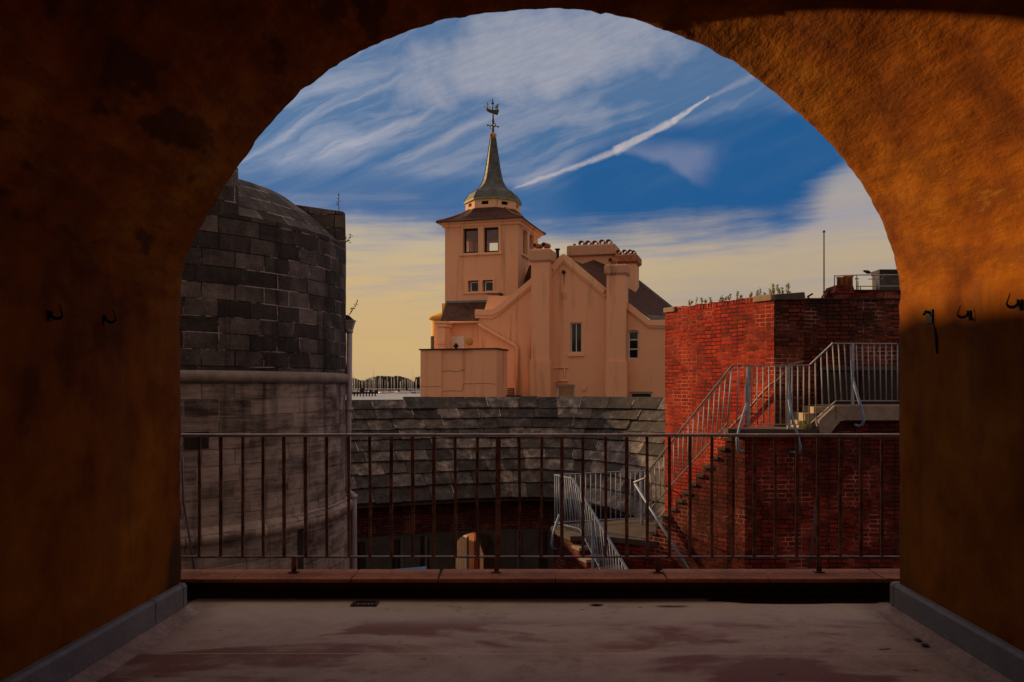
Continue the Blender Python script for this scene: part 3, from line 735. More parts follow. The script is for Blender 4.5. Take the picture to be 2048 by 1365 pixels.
for px0, px1, sg in ((365, 389, 1), (1636, 1617, -1)):
    m = MB(); a = P(px0, 915 if sg > 0 else 915, RY + 0.03); b = P(px0 + 2 * sg, 1002, RY + 0.05); c = P(px1, 1139, RY + 0.30); c.z = P(px1, 1139, RY + .3).z
    m.tube([a, b, c], 0.0085, 6); m.build('stay', 'galvanised', rail)

# ------------------------------------------------------------------ round stone tower on the left
TD = 16.0; TC = Vector((-0.46036 * TD, 0.91739 * TD)); TR = 0.23138 * TD
def zr(z): return z + EYE
tower = thing('round_tower', (TC.x, TC.y, GZ), 'massive dark round stone tower with a sloped embrasure on top and a rolled string course', 'tower')
def phi_of(px):
    vx, vy = (px - CX) / FPX, 1.0; a = vx * vx + vy * vy; b = -2 * (vx * TC.x + vy * TC.y); c = TC.length_squared - TR * TR
    D = max(b * b - 4 * a * c, 0); t = (-b - math.sqrt(D)) / (2 * a)
    return math.atan2(vy * t - TC.y, vx * t - TC.x)
def ringpt(a, r, z): return (TC.x + r * math.cos(a), TC.y + r * math.sin(a), z)
def revolve(m, prof, a0, a1, n, mi=0, cap=True, rz=None, jit=0.0):
    vs = []; us = []
    L = [0.0]
    for i in range(1, len(prof)): L.append(L[-1] + math.hypot(prof[i][0] - prof[i - 1][0], prof[i][1] - prof[i - 1][1]))
    for k in range(n + 1):
        a = a0 + (a1 - a0) * k / n
        for q, (r, z) in enumerate(prof):
            j = jit * noise.noise(Vector((a * TR * 2.2, z * 2.2, 1.0))) + jit * 0.6 * noise.noise(Vector((a * TR * 7, z * 7, 1.0)))
            vs.append(ringpt(a, r + j, z)); us.append((a * TR, z if abs(prof[-1][1] - prof[0][1]) > 0.05 else L[q]))
    P_ = len(prof); fs = [(k * P_ + q, (k + 1) * P_ + q, (k + 1) * P_ + q + 1, k * P_ + q + 1) for k in range(n) for q in range(P_ - 1)]
    m.add(vs, fs, mi, uvs=[[us[i] for i in f] for f in fs], smooth=True)
    if cap: m.add([vs[q] for q in range(P_)] + [vs[n * P_ + q] for q in range(P_)], [tuple(range(P_)), tuple(range(P_, 2 * P_))[::-1]], mi)
pE0 = phi_of(477); pE1 = phi_of(690) + 0.05
zlip, ztop, zin = zr(2.62), zr(3.36), zr(3.46)
ztor, zled1, zled2 = zr(0.05), zr(-2.10), zr(-2.34)
# torus courses were traced at the horizon: y 745..768
Yt = 12.9
ztor1, ztor0 = zr((772 - 743) / FPX * Yt), zr((772 - 767) / FPX * Yt)
def steps(z0, z1, n): return [(TR, z0 + (z1 - z0) * k / n) for k in range(n + 1)]
m = MB()
nA = 300
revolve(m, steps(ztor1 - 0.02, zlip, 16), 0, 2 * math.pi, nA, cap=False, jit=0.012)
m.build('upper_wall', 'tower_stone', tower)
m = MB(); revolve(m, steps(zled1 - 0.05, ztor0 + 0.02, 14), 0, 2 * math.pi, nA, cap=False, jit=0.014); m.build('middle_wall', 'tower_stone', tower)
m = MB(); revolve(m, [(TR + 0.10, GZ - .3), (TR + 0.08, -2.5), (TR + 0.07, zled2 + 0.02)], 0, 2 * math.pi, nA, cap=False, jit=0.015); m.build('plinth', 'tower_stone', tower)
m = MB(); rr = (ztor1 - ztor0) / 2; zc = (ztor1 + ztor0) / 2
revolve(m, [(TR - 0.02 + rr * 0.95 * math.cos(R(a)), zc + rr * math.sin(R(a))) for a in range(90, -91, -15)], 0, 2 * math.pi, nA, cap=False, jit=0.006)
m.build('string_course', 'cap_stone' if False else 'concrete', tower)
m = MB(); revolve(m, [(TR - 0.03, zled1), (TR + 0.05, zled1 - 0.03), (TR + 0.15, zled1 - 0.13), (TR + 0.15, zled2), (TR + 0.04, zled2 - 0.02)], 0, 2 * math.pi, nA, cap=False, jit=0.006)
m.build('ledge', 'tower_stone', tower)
m = MB(); emb = [(TR, zlip - 0.002), (TR - 0.25, zlip + 0.24), (TR - 0.6, zlip + 0.55), (TR - 1.0, zin), (TR - 1.6, zin), (TR - 1.6, zlip - 0.2), (TR - 0.02, zlip - 0.2)]
revolve(m, emb, pE0, pE1, 60, jit=0.008); m.build('embrasure', 'tower_stone', tower)
m = MB(); mer = [(TR + 0.002, zlip - 0.003), (TR - 0.01, ztop - 0.04), (TR - 0.05, ztop), (TR - 1.0, zin + 0.002), (TR - 1.6, zin), (TR - 1.6, zlip - 0.2), (TR - 0.02, zlip - 0.2)]
revolve(m, mer, pE1, pE0 + 2 * math.pi, 160, jit=0.006); m.build('parapet', 'tower_stone', tower)
a0, a1 = phi_of(446), pE0 + 0.0
m = MB(); zz = zin
revolve(m, [(TR - 0.03, ztop - 0.1), (TR - 0.05, ztop + 0.16), (TR - 0.6, ztop + 0.2), (TR - 0.6, ztop - 0.1)], a0 - 0.6, a1 - 0.004, 30, jit=0.01); [revolve(m, [(TR - 0.03, ztop - 0.1), (TR - 0.05, tp_), (TR - 0.6, tp_ + 0.04), (TR - 0.6, ztop - 0.1)], R(q0_), R(q1_), 12, jit=0.01) for q0_, q1_, tp_ in ((-70, -64.5, 5.12), (-75, -70, 5.22), (-80, -75, 5.32), (-130, -80, 5.44))]; m.build('raised_block', 'tower_stone', tower)  # unseen taller steps further left are added to shape the shadow on the vault
m = MB(); m.lathe((TC.x, TC.y, 0), [(TR - 1.5, zlip - 0.25), (TR - 1.5, zlip - 0.15)], 64); m.build('platform', 'dark_concrete', tower)
# dark square opening low on the left
a0, a1 = phi_of(368), phi_of(417); zo0, zo1 = Z(901, 11.55), Z(866, 11.55)
m = MB(); revolve(m, [(TR + 0.012, zo0), (TR + 0.018, zo1)], a0, a1, 6, cap=False)
m.build('opening', 'dark_room', tower)
for pxs, y0_, y1_ in ((594, 1080, 1140), ):
    a0, a1 = phi_of(pxs - 7), phi_of(pxs + 4)
    m = MB(); revolve(m, [(TR + 0.098, GZ), (TR + 0.096, Z(1062, 12.9))], a0, a1, 3, cap=False); m.build('recessed_joint', 'dark_room', tower)
# thin cable clipped round the ledge
m = MB(); pts = []
for k in range(30):
    a = phi_of(578) + (phi_of(690) - phi_of(578)) * k / 29; pts.append(ringpt(a, TR + 0.075, zled1 - 0.015 + 0.012 * noise.noise(Vector((k * 0.4, 0, 0)))))
m.tube(pts, 0.009, 6); m.build('cable', 'grey_pvc', tower)
# downpipe with its hopper
YP = 15.4
def pp(px, py): return P(px, py, YP)
m = MB(); m.tube([pp(699, 655), pp(698, 800), pp(695, 972), pp(697, 984), pp(706, 990), pp(708, 1000), pp(709, 1300)], 0.055, 12)
dpipe = m.build('downpipe', 'grey_pvc', tower)
hp = pp(698, 640)
m = MB(); w0, w1_ = 0.055, 0.095
c0, c1 = pp(699, 661), pp(699, 643)
m.hexa([(c0.x - w0, YP - w0, c0.z), (c0.x + w0, YP - w0, c0.z), (c0.x + w0, YP + w0, c0.z), (c0.x - w0, YP + w0, c0.z)], [(c1.x - w1_, YP - w1_, c1.z), (c1.x + w1_, YP - w1_, c1.z), (c1.x + w1_, YP + w1_, c1.z), (c1.x - w1_, YP + w1_, c1.z)])
m.box(c1.x - w1_ - .012, c1.x + w1_ + .012, YP - w1_ - .012, YP + w1_ + .012, c1.z, c1.z + 0.02); m.build('hopper', 'grey_pvc', dpipe)
m = MB(); c2 = pp(696, 631)
m.hexa([(c1.x - 0.10, YP - 0.1, c1.z + 0.022), (c1.x + 0.08, YP - 0.1, c1.z + 0.022), (c1.x + 0.08, YP + 0.1, c1.z + 0.022), (c1.x - 0.10, YP + 0.1, c1.z + 0.022)], [(c2.x - 0.08, YP - 0.06, c2.z), (c2.x + 0.01, YP - 0.06, c2.z), (c2.x + 0.01, YP + 0.06, c2.z), (c2.x - 0.08, YP + 0.06, c2.z)])
m.build('outlet_block', 'bitumen', tower)
for py in (663, 819, 993):
    m = MB(); c = pp(699 if py < 900 else 708, py); m.lathe((c.x, c.y, c.z - 0.03), [(0.07, 0), (0.07, 0.06)], 12); m.box(c.x - 0.17, c.x - 0.05, YP - 0.015, YP + 0.015, c.z - 0.015, c.z + 0.015)
    m.build('pipe_bracket', 'grey_pvc', dpipe)
# sprigs growing from the tower
def sprig(name, base, top, nb, seed, label, mat='dry_stem', leaf=0.018, wd=0.08, group=None, cat='weed'):
    rnd = random.Random(seed); base = Vector(base); top = Vector(top); m = MB()
    pts = [base.lerp(top, k / 6) + Vector((rnd.uniform(-1, 1), rnd.uniform(-1, 1), 0)) * 0.012 * (k > 0) for k in range(7)]
    m.tube(pts, [0.009 - 0.001 * k for k in range(7)], 5)
    L = (top - base).length; d = (top - base).normalized(); s_ = d.cross(Vector((0, 1, 0))).normalized()
    for k in range(nb):
        t = rnd.uniform(0.15, 1.0); p = base.lerp(top, t); a = rnd.uniform(0, 6.28)
        dr_ = (s_ * math.cos(a) + Vector((0, 1, 0)) * math.sin(a) + d * rnd.uniform(0.2, 1.0)).normalized(); q = p + dr_ * wd * rnd.uniform(0.4, 1.0) * (1.15 - t * 0.6)
        m.tube([p, q], [0.004, 0.0025], 4)
        n_ = dr_.orthogonal().normalized() * leaf * rnd.uniform(0.5, 1); e_ = dr_ * leaf * 1.8
        m.add([q - e_ * 0.4 - n_ * 0.0, q + n_, q + e_, q - n_], [(0, 1, 2, 3)])
    o = m.build(name, mat, loc=base); tag(o, label, cat, group); return o
sprig('tall_weed', P(678, 424, 15.3), P(677, 389, 15.3), 9, 3, 'thin bare weed standing upright on top of the round tower parapet', wd=0.05)
sprig('wall_weed', P(690, 489, 15.5), P(702, 470, 15.5), 12, 4, 'twiggy weed sprouting sideways from the tower edge under the parapet', wd=0.07)
sprig('hopper_weed', P(698, 630, 15.4), P(716, 602, 15.4), 14, 5, 'wispy weed leaning out above the downpipe hopper', wd=0.05)

# ------------------------------------------------------------------ curved casemate gallery with stone slab roof
gal = thing('casemate_gallery', (0, 22, GZ), 'long curved gallery roofed in weathered grey stone slabs with an arched gateway', 'building')
def smooth_path(pts, n):
    return [Vector(p) for p in catmull(pts, n)]
def E2(px, Y): return (X(px, Y), Y)
eave = smooth_path([(-11.5, 17.9), E2(560, 19.4), E2(705, 20.45), E2(850, 21.2), E2(980, 21.75), E2(1090, 21.9), E2(1165, 21.15), E2(1240, 19.5), E2(1310, 17.8), E2(1400, 16.5)], 10)
ridge = smooth_path([(-13.4, 19.7), E2(505, 21.2), E2(645, 22.2), E2(792, 23.1), E2(930, 23.8), E2(1090, 24.2), E2(1225, 23.5), E2(1360, 21.9), E2(1490, 20.0), E2(1640, 18.2)], 10)
ze = zr(-3.06); zri = zr(-0.375)
def path_eval(path, s):
    s = min(max(s, 0), 1) * (len(path) - 1); i = min(int(s), len(path) - 2); return path[i].lerp(path[i + 1], s - i)
def arclen(path): return sum((path[i + 1] - path[i]).length for i in range(len(path) - 1))
def roofpt(s, v, lift=0.0):
    a = path_eval(eave, s); b = path_eval(ridge, s)
    p = a.lerp(b, v); nrm_ = (a - b).normalized()
    sl = 0.68
    return Vector((p.x + nrm_.x * lift * sl, p.y + nrm_.y * lift * sl, ze + (zri - ze) * v + lift * 0.73))
m = MB(); rows_ = 9; LE = arclen(eave)
vb = [0, 0.135, 0.255, 0.37, 0.475, 0.58, 0.68, 0.785, 0.89, 1.0]
rr_ = random.Random(11)
for r_ in range(rows_):
    s = -rr_.uniform(0, 0.03)
    while s < 1.0:
        w = rr_.uniform(0.5, 1.05) / LE
        s0, s1 = max(s, 0), min(s + w, 1)
        if s1 - s0 > 0.004:
            g = rr_.uniform(0.003, 0.014) / LE; lo = 0.075 + rr_.uniform(-0.015, 0.02); hi_ = 0.02 + rr_.uniform(-0.006, 0.006)
            tw = rr_.uniform(-0.012, 0.012); drop = rr_.uniform(-0.006, 0.006)
            v0, v1 = vb[r_] - 0.012 + drop, vb[r_ + 1] + 0.012
            if r_ == rows_ - 1:
                v1 = 1.0 + (-0.02 if path_eval(ridge, s0).x < X(790, 23) else 0.012) + rr_.uniform(-0.004, 0.004)
            nseg = 3; tv = []; bv = []
            for k in range(nseg + 1):
                ss_ = s0 + g + (s1 - s0 - 2 * g) * k / nseg
                tv += [roofpt(ss_, v0, lo + tw), roofpt(ss_, v1, hi_ + tw)]; bv += [roofpt(ss_, v0, 0.01), roofpt(ss_, v1, -0.03)]
            n2_ = len(tv); t_ = rr_.random()
            fs = []
            for k in range(nseg):
                a = 2 * k; fs += [(a, a + 2, a + 3, a + 1)]; fs += [(n2_ + a, n2_ + a + 2, a + 2, a)]; fs += [(a + 1, a + 3, n2_ + a + 3, n2_ + a + 1)]
            fs += [(0, 1, n2_ + 1, n2_), (n2_ - 2, 2 * n2_ - 2, 2 * n2_ - 1, n2_ - 1)]
            m.add(tv + bv, fs, 0, tint=t_)
            if rr_.random() < 0.42:      # pale mortar smeared along this joint
                va = v0 + (v1 - v0) * rr_.uniform(0.0, 0.35); vb_ = v0 + (v1 - v0) * rr_.uniform(0.7, 1.0); ws = rr_.uniform(0.008, 0.018) / LE; l0 = lo + tw + 0.006 - (lo + tw - hi_ - tw) * (va - v0) / (v1 - v0); l1 = lo + tw + 0.006 - (lo - hi_) * (vb_ - v0) / (v1 - v0)
                m.add([roofpt(s1 - g - ws, va, l0), roofpt(s1 - g + ws * 0.6, va, l0), roofpt(s1 - g + ws * 0.3, vb_, l1), roofpt(s1 - g - ws * 0.6, vb_, l1)], [(0, 1, 2, 3)], 1)
        s += w
m.build('slab_roof', ['roof_slab', 'pale_mortar'], gal)
# bedding mortar below the slabs, back slope and back wall
m = MB(); n_ = 90; vs = []
for k in range(n_ + 1):
    s = k / n_; a = path_eval(ridge, s); b = path_eval(eave, s); d = (a - b).normalized()
    p1 = roofpt(s, 0, -0.02); p2 = roofpt(s, 1, -0.035); p3 = Vector((a.x + d.x * 2.0, a.y + d.y * 2.0, zri - 1.6)); p4 = Vector((p3.x, p3.y, GZ - .3)); p0 = Vector((b.x, b.y, ze - 0.10))
    pw = Vector((b.x + d.x * 0.4, b.y + d.y * 0.4, ze - 0.12))
    vs += [pw, p0, p1, p2, p3, p4]
m.add(vs, [(6 * k + q, 6 * k + 6 + q, 6 * k + 7 + q, 6 * k + 1 + q) for k in range(n_) for q in range(4)]); m.build('roof_bedding', 'cap_stone' if False else 'dark_concrete', gal)
# back wall with a doorway left open behind the gate
def wallpath(s, off):
    b = path_eval(eave, s); a = path_eval(ridge, s); d = (a - b).normalized(); return Vector((b.x + d.x * off, b.y + d.y * off))
def s_at_px(px, off):
    best = min(range(2001), key=lambda k: abs((lambda p: p.x / p.y * FPX + CX - px)(wallpath(k / 2000, off)))); return best / 2000
OFFW = 0.38
sg0, sg1 = s_at_px(911.5, OFFW), s_at_px(986, OFFW)
G0, G1 = wallpath(sg0, OFFW), wallpath(sg1, OFFW)
gt = (G1 - G0); gL = gt.length; gt.normalize(); gn = Vector((-gt.y, gt.x))
zb1 = Z(1066, 21.6)      # foot of the brick band
zspr = Z(1094, 21.6); zcrown = Z(1070.5, 21.6)
def gp(u, z, off): q = G0 + gt * u + gn * off; return Vector((q.x, q.y, z))
m = MB(); mr = MB()
def seg(mbx, s0, s1, z0, z1, n=8, off=OFFW):
    vs = []
    for k in range(n + 1):
        p = wallpath(s0 + (s1 - s0) * k / n, off); vs += [(p.x, p.y, z0), (p.x, p.y, z1)]
    mbx.add(vs, [(2 * k, 2 * k + 2, 2 * k + 3, 2 * k + 1) for k in range(n)])
seg(m, 0, 1, zb1, ze - 0.06, 70); m.build('brick_band', 'soot_brick', gal)
seg(mr, 0, sg0, GZ - .2, zb1, 30, OFFW + 0.02); seg(mr, sg1, 1, GZ - .2, zb1, 40, OFFW + 0.02)
# spandrel over the arch
archp = [(gL / 2 + gL / 2 * math.cos(a), zspr + (zcrown - zspr) * math.sin(a)) for a in [math.pi * k / 16 for k in range(17)]]
mr.panel([(gL, zspr - 0.01)] + [(gL, zb1), (0, zb1), (0, zspr - 0.01)] + [p for p in archp[::-1]], [], lambda u, z, o: gp(u, z, o + 0.02), 0.25)
mr.build('rendered_wall', 'door_grey', gal)
# arch ring
m = MB()
for k in range(16):
    (u0, z0_), (u1, z1_) = archp[k], archp[k + 1]
    c = (gL / 2, zspr); 
    def outp(u, z): return (c[0] + (u - c[0]) * 1.14, zspr + (z - zspr) * 1.2)
    o0, o1 = outp(u0, z0_), outp(u1, z1_)
    m.hexa([gp(*archp[k], -0.05), gp(*archp[k + 1], -0.05), gp(*archp[k + 1], 0.02), gp(*archp[k], 0.02)], [gp(*o0, -0.05), gp(*o1, -0.05), gp(*o1, 0.02), gp(*o0, 0.02)])
for u in (-0.06, gL + 0.06): m.hexa([gp(u - 0.05, GZ, -0.05), gp(u + 0.05, GZ, -0.05), gp(u + 0.05, GZ, 0.02), gp(u - 0.05, GZ, 0.02)], [gp(u - 0.05, zspr, -0.05), gp(u + 0.05, zspr, -0.05), gp(u + 0.05, zspr, 0.02), gp(u - 0.05, zspr, 0.02)])
m.build('gate_arch', 'dark_concrete', gal)
DP = 1.9
m = MB(); a = list(reversed(archp)); cs = [(0, GZ)] + a + [(gL, GZ)]
m.add([gp(u, z, 0.021) for u, z in cs] + [gp(u, z, DP) for u, z in cs], [(i, i + 1, len(cs) + i + 1, len(cs) + i) for i in range(len(cs) - 1)])
m.build('gate_passage', 'soot_brick', gal)
# back wall, split round the passage mouth
mbk = MB()
for k in range(n_):
    s = k / n_; pm_ = Vector(vs[0]) if False else None
    a0_ = path_eval(ridge, s); b0_ = path_eval(eave, s); d0_ = (a0_ - b0_).normalized(); a1_ = path_eval(ridge, s + 1 / n_); b1_ = path_eval(eave, s + 1 / n_); d1_ = (a1_ - b1_).normalized()
    q0 = a0_ + d0_ * 2.0; q1 = a1_ + d1_ * 2.0
    mid = (q0 + q1) / 2; cen = G0 + gt * gL / 2
    uu = (mid - G0).dot(gt)
    zlow = zcrown if -0.6 < uu < gL + 0.4 else GZ - .3
    mbk.add([(q0.x, q0.y, zlow), (q1.x, q1.y, zlow), (q1.x, q1.y, zri - 1.6), (q0.x, q0.y, zri - 1.6)], [(0, 1, 2, 3)])
mbk.build('back_wall', 'soot_brick', gal)
# grey doors / shutters and thin pipes in the shaded wall
def wallbox(name, px0, px1, z0, z1, out_, mat, par_=gal):
    m = MB(); s0, s1 = s_at_px(px0, OFFW), s_at_px(px1, OFFW); p = wallpath(s0, OFFW); q = wallpath(s1, OFFW); t = (q - p).normalized(); n = Vector((t.y, -t.x))
    m.hexa([(p.x, p.y, z0), (p.x + n.x * out_, p.y + n.y * out_, z0), (q.x + n.x * out_, q.y + n.y * out_, z0), (q.x, q.y, z0)], [(p.x, p.y, z1), (p.x + n.x * out_, p.y + n.y * out_, z1), (q.x + n.x * out_, q.y + n.y * out_, z1), (q.x, q.y, z1)])
    return m.build(name, mat, par_)
Yw = 21.5
for a, b in ((717, 727), (787, 796), (843, 854), (1080, 1094)):
    wallbox('pier', a, b, GZ, Z(1072 + (4 if a < 800 else 0), Yw), 0.10, 'bitumen')
for a, b in ((730, 784), (798, 840), (858, 905), (1000, 1040), (1046, 1078)):
    wallbox('shutter', a, b, GZ, Z(1078, Yw), 0.04, 'door_grey')
for px, py0 in ((1034, 1070), (800, 1072), (849, 1072)):
    m = MB(); p = wallpath(s_at_px(px, OFFW), OFFW - 0.10); m.tube([(p.x, p.y, GZ), (p.x, p.y, Z(py0, Yw))], 0.04, 8); m.build('drainpipe', 'door_grey', gal)
# what shows through the gate: sunlit wall and white railing
ww = thing('seafront_wall', (-2.4, 26.4, GZ), 'sunlit pale wall glimpsed through the arched gateway', 'wall')
A_ = Vector((-1.95, 25.6)); B_ = Vector((-3.6, 28.6)); t_ = (B_ - A_).normalized(); nn = Vector((-t_.y, t_.x))
if nn.dot(Vector((-1, -1))) < 0: nn = -nn
m = MB(); m.prism([tuple(A_), tuple(B_), tuple(B_ - nn * 0.5), tuple(A_ - nn * 0.5)], GZ, -2.2); m.build('wall', 'pale_render', ww)
m = MB(); m.prism([tuple(A_ + nn * 0.04 - t_ * .04), tuple(B_ + nn * 0.04), tuple(B_ - nn * 0.54), tuple(A_ - nn * 0.54 - t_ * .04)], -2.2, -2.1); m.build('coping', 'cap_stone', ww)
m = MB(); m.prism([tuple(A_ + nn * 0.14 - t_ * .30), tuple(A_ + nn * 0.14 + t_ * .02), tuple(A_ - nn * 0.3 + t_ * .02), tuple(A_ - nn * 0.3 - t_ * .30)], GZ, -2.3); m.build('quoin', 'red_brick', ww)
wr = thing('white_railing', (-2.7, 26.5, GZ), 'white painted barred railing catching the sun beyond the gateway arch', 'railing')
A2_ = A_ + nn * 0.35 + t_ * 0.02; L_ = 3.0
r0, r1 = GZ + 0.25, GZ + 1.52
m = MB(); m.bar((A2_.x, A2_.y, r1), tuple(A2_ + t_ * L_) + (r1,), 0.06, 0.05); m.bar((A2_.x, A2_.y, r0), tuple(A2_ + t_ * L_) + (r0,), 0.05, 0.04); m.build('rails', 'white_paint', wr)
for k in range(22):
    q = A2_ + t_ * (0.05 + k * L_ / 22); m = MB(); m.bar((q.x, q.y, r0), (q.x, q.y, r1), 0.035, 0.035); m.build('baluster', 'white_paint', wr)
for k in (0.02, L_ - 0.05):
    q = A2_ + t_ * k; m = MB(); m.bar((q.x, q.y, GZ), (q.x, q.y, r1 + 0.02), 0.06, 0.06); m.build('post', 'white_paint', wr)
# blue sheet just showing over the parapet
bs = thing('blue_canopy', (X(820, 17), 17.0, GZ), 'blue sheeted canopy top just showing above the red brown coping below the roof', 'canopy')
m = MB(); a = P(783, 1139, 17.0); b = P(853, 1133, 17.3)
m.add([a, b, b + Vector((0.15, -1.2, -0.5)), a + Vector((0.05, -1.2, -0.45)), a - Vector((0, 0, 0.06)), b - Vector((0, 0, 0.06)), b + Vector((0.15, -1.2, -0.56)), a + Vector((0.05, -1.2, -0.51))],
      [(0, 1, 2, 3), (7, 6, 5, 4), (0, 3, 7, 4), (1, 0, 4, 5), (2, 1, 5, 6), (3, 2, 6, 7)]); m.build('sheet', 'blue_sheet', bs)
for dx_, dy_ in ((0.03, -0.05), (0.72, 0.2), (0.1, -1.15), (0.8, -1.0)):
    m = MB(); m.bar((a.x + dx_, a.y + dy_, GZ), (a.x + dx_, a.y + dy_, a.z - 0.16 - (0.4 if dy_ < -.5 else 0)), 0.03, 0.03); m.build('pole', 'galvanised', bs)

# ------------------------------------------------------------------ brick bastion on the right
bas = thing('brick_bastion', (5, 16, GZ), 'tall red brick bastion, its left face glowing in the low sun', 'wall')
bN = Vector((X(1548, 14.4), 14.4)); bF = Vector((X(1330, 16.9), 16.9)); bX = X(1608, 14.4); ztb = zr(1.645)
bt = (bF - bN).normalized(); bnl = Vector((bt.y, -bt.x)); bnl = bnl if bnl.x < 0 else -bnl
m = MB(); bB = bF - bnl * 1.6
m.prism([tuple(bN), (bX, 14.4), (bX, 16.4), tuple(bB), tuple(bF)], GZ - .2, ztb - 0.10)
m.v[:]  # sunlit left side painted with brighter brick, shaded pier front with darker brick
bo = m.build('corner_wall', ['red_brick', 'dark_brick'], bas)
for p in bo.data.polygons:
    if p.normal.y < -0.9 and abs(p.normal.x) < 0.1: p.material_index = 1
m = MB(); ztr = zr((772 - 600) / FPX * 14.9)
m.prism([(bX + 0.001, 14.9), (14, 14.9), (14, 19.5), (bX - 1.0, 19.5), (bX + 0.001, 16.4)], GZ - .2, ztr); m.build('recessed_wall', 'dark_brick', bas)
def along(d0, d1, o0, o1, z0, z1, mat, name, zz1=None):
    m = MB(); p = [bN + bt * d0 + bnl * o1, bN + bt * d1 + bnl * o1, bN + bt * d1 + bnl * o0, bN + bt * d0 + bnl * o0]
    m.hexa([(q.x, q.y, z0) for q in p], [(q.x, q.y, z1) for q in p]); return bevel(m.build(name, mat, bas), 0.012, 2)
LB = (bF - bN).length
along(0.04, 0.47, -0.55, 0.03, ztb - 0.098, ztb + 0.02, 'cap_stone', 'coping_stone')
along(LB - 0.32, LB + 0.02, -0.5, 0.03, ztb - 0.098, ztb + 0.005, 'cap_stone', 'coping_stone')
# brick on edge capping between the two stones, slightly uneven
m = MB(); k = 0; d = 0.475
rb = random.Random(5)
while d < LB - 0.33:
    w = 0.068; h = 0.0 + rb.uniform(-0.022, 0.012)
    p = [bN + bt * d + bnl * rb.uniform(0.0, 0.012), bN + bt * (d + w) + bnl * 0.004, bN + bt * (d + w) - bnl * 0.5, bN + bt * d - bnl * 0.5]
    m.hexa([(q.x, q.y, ztb - 0.099) for q in p], [(q.x, q.y, ztb + h) for q in p]); d += 0.074
m.build('brick_capping', 'red_brick', bas)
m = MB(); m.hexa([(bN.x - 0.01, 14.36, ztb - 0.096), (bX + 0.02, 14.36, ztb - 0.096), (bX + 0.02, 15.1, ztb - 0.096), (bN.x + 0.02, 15.1, ztb - 0.096)], [(bN.x + .02, 14.38, ztb + 0.01), (bX + 0.01, 14.38, ztb + 0.05), (bX + 0.01, 15.1, ztb + 0.05), (bN.x + 0.02, 15.1, ztb + 0.03)])
bevel(m.build('pier_cap', 'dark_concrete', bas), 0.015, 2)
m = MB(); m.box(bX + 0.025, 14, 14.87, 15.3, ztr + 0.001, ztr + 0.03); m.build('coping', 'bitumen', bas)
# weeds along the top
ORD = ['first', 'second', 'third', 'fourth', 'fifth', 'sixth', 'seventh', 'eighth', 'ninth', 'tenth', 'eleventh', 'twelfth', 'thirteenth', 'fourteenth', 'fifteenth', 'sixteenth', 'seventeenth', 'eighteenth', 'nineteenth', 'twentieth', 'twenty-first', 'twenty-second', 'twenty-third', 'twenty-fourth']
gi = 0; di = 0
for px, h in ((1371, 13), (1378, 9), (1382, 17), (1401, 13), (1407, 8), (1418, 11), (1433, 10), (1436, 13), (1446, 9), (1452, 14), (1456, 9), (1467, 18), (1477, 9), (1492, 10), (1497, 12), (1510, 15), (1514, 20), (1519, 8), (1537, 14), (1541, 20), (1548, 24), (1556, 20), (1560, 12), (1568, 16), (1577, 21), (1581, 24)):
    t = (px - 1548) / (1330 - 1548)
    if t > 0:
        lam = ((px - CX) / FPX); d = (lam * bN.y - bN.x) / (bt.x - lam * bt.y); q = bN + bt * d - bnl * random.uniform(0.03, 0.15)
    else: q = Vector((X(px, 14.55), 14.55 + random.uniform(0, .1)))
    zb0 = ztb + (0.0 if t > 0 else 0.02); hh = h / FPX * q.y * 0.95
    dry = px in (1382, 1433, 1514)
    if dry: di += 1
    else: gi += 1
    lab = '%s dry twiggy weed from the left on the sunlit brick wall top' % ORD[di - 1] if dry else '%s leafy green weed from the left on the sunlit brick wall top' % ORD[gi - 1]
    sprig('wall_weed', (q.x, q.y, zb0), (q.x + random.uniform(-0.03, 0.04), q.y, zb0 + hh), 34 if not dry else 16, px, lab,
          'dry_stem' if dry else 'grass_leaf', 0.008 if dry else 0.013, 0.045 if dry else 0.03, 'dry weeds on the brick wall top' if dry else 'green weeds on the brick wall top')

# ------------------------------------------------------------------ brick stair block
st = thing('brick_staircase', (4.5, 14.5, GZ), 'dark red brick staircase block with landings, concrete slabs and stepped flights', 'staircase')
L0 = Vector((3.50, 13.55)); L1 = Vector((2.13, 15.27)); lt = (L1 - L0).normalized(); ln = Vector((-lt.y, lt.x)); ln = ln if ln.x < 0 else -ln
zmid = zr(-0.735); zup = zr(-0.345); zpl = zr(-2.96)
xm = X(1655, 13.6)
# landings
m = MB(); m.prism([tuple(L0), (xm, 13.60), (xm, 14.899), (bX + 0.0, 14.899), (bX, 14.398), (bN.x, 14.398), tuple(L0 + lt * 0.85 - ln * 0.75)][:], GZ - .2, zmid - 0.085) if False else None
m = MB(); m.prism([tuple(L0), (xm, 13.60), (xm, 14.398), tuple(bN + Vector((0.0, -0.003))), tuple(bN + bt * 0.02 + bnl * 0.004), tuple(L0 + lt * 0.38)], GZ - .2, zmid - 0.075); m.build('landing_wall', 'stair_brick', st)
m = MB(); m.prism([(L0.x - 0.27, 13.62), (L0.x - 0.08, 13.48), (X(1636, 13.48), 13.48), (X(1636, 13.48), 14.392), (bN.x, 14.392), tuple(bN + bt * 0.02 + bnl * 0.006), tuple(L0 + lt * 0.42 + ln * 0.06)], zmid - 0.0745, zmid); bevel(m.build('landing_slab', 'dark_concrete', st), 0.01)
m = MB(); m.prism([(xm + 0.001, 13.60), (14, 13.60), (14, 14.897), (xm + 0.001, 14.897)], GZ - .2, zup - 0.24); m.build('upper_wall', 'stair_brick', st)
m = MB(); m.prism([(X(1672, 13.5), 13.50), (14, 13.50), (14, 14.895), (X(1672, 13.5), 14.895)], zup - 0.239, zup); bevel(m.build('upper_landing_slab', 'concrete', st), 0.012)
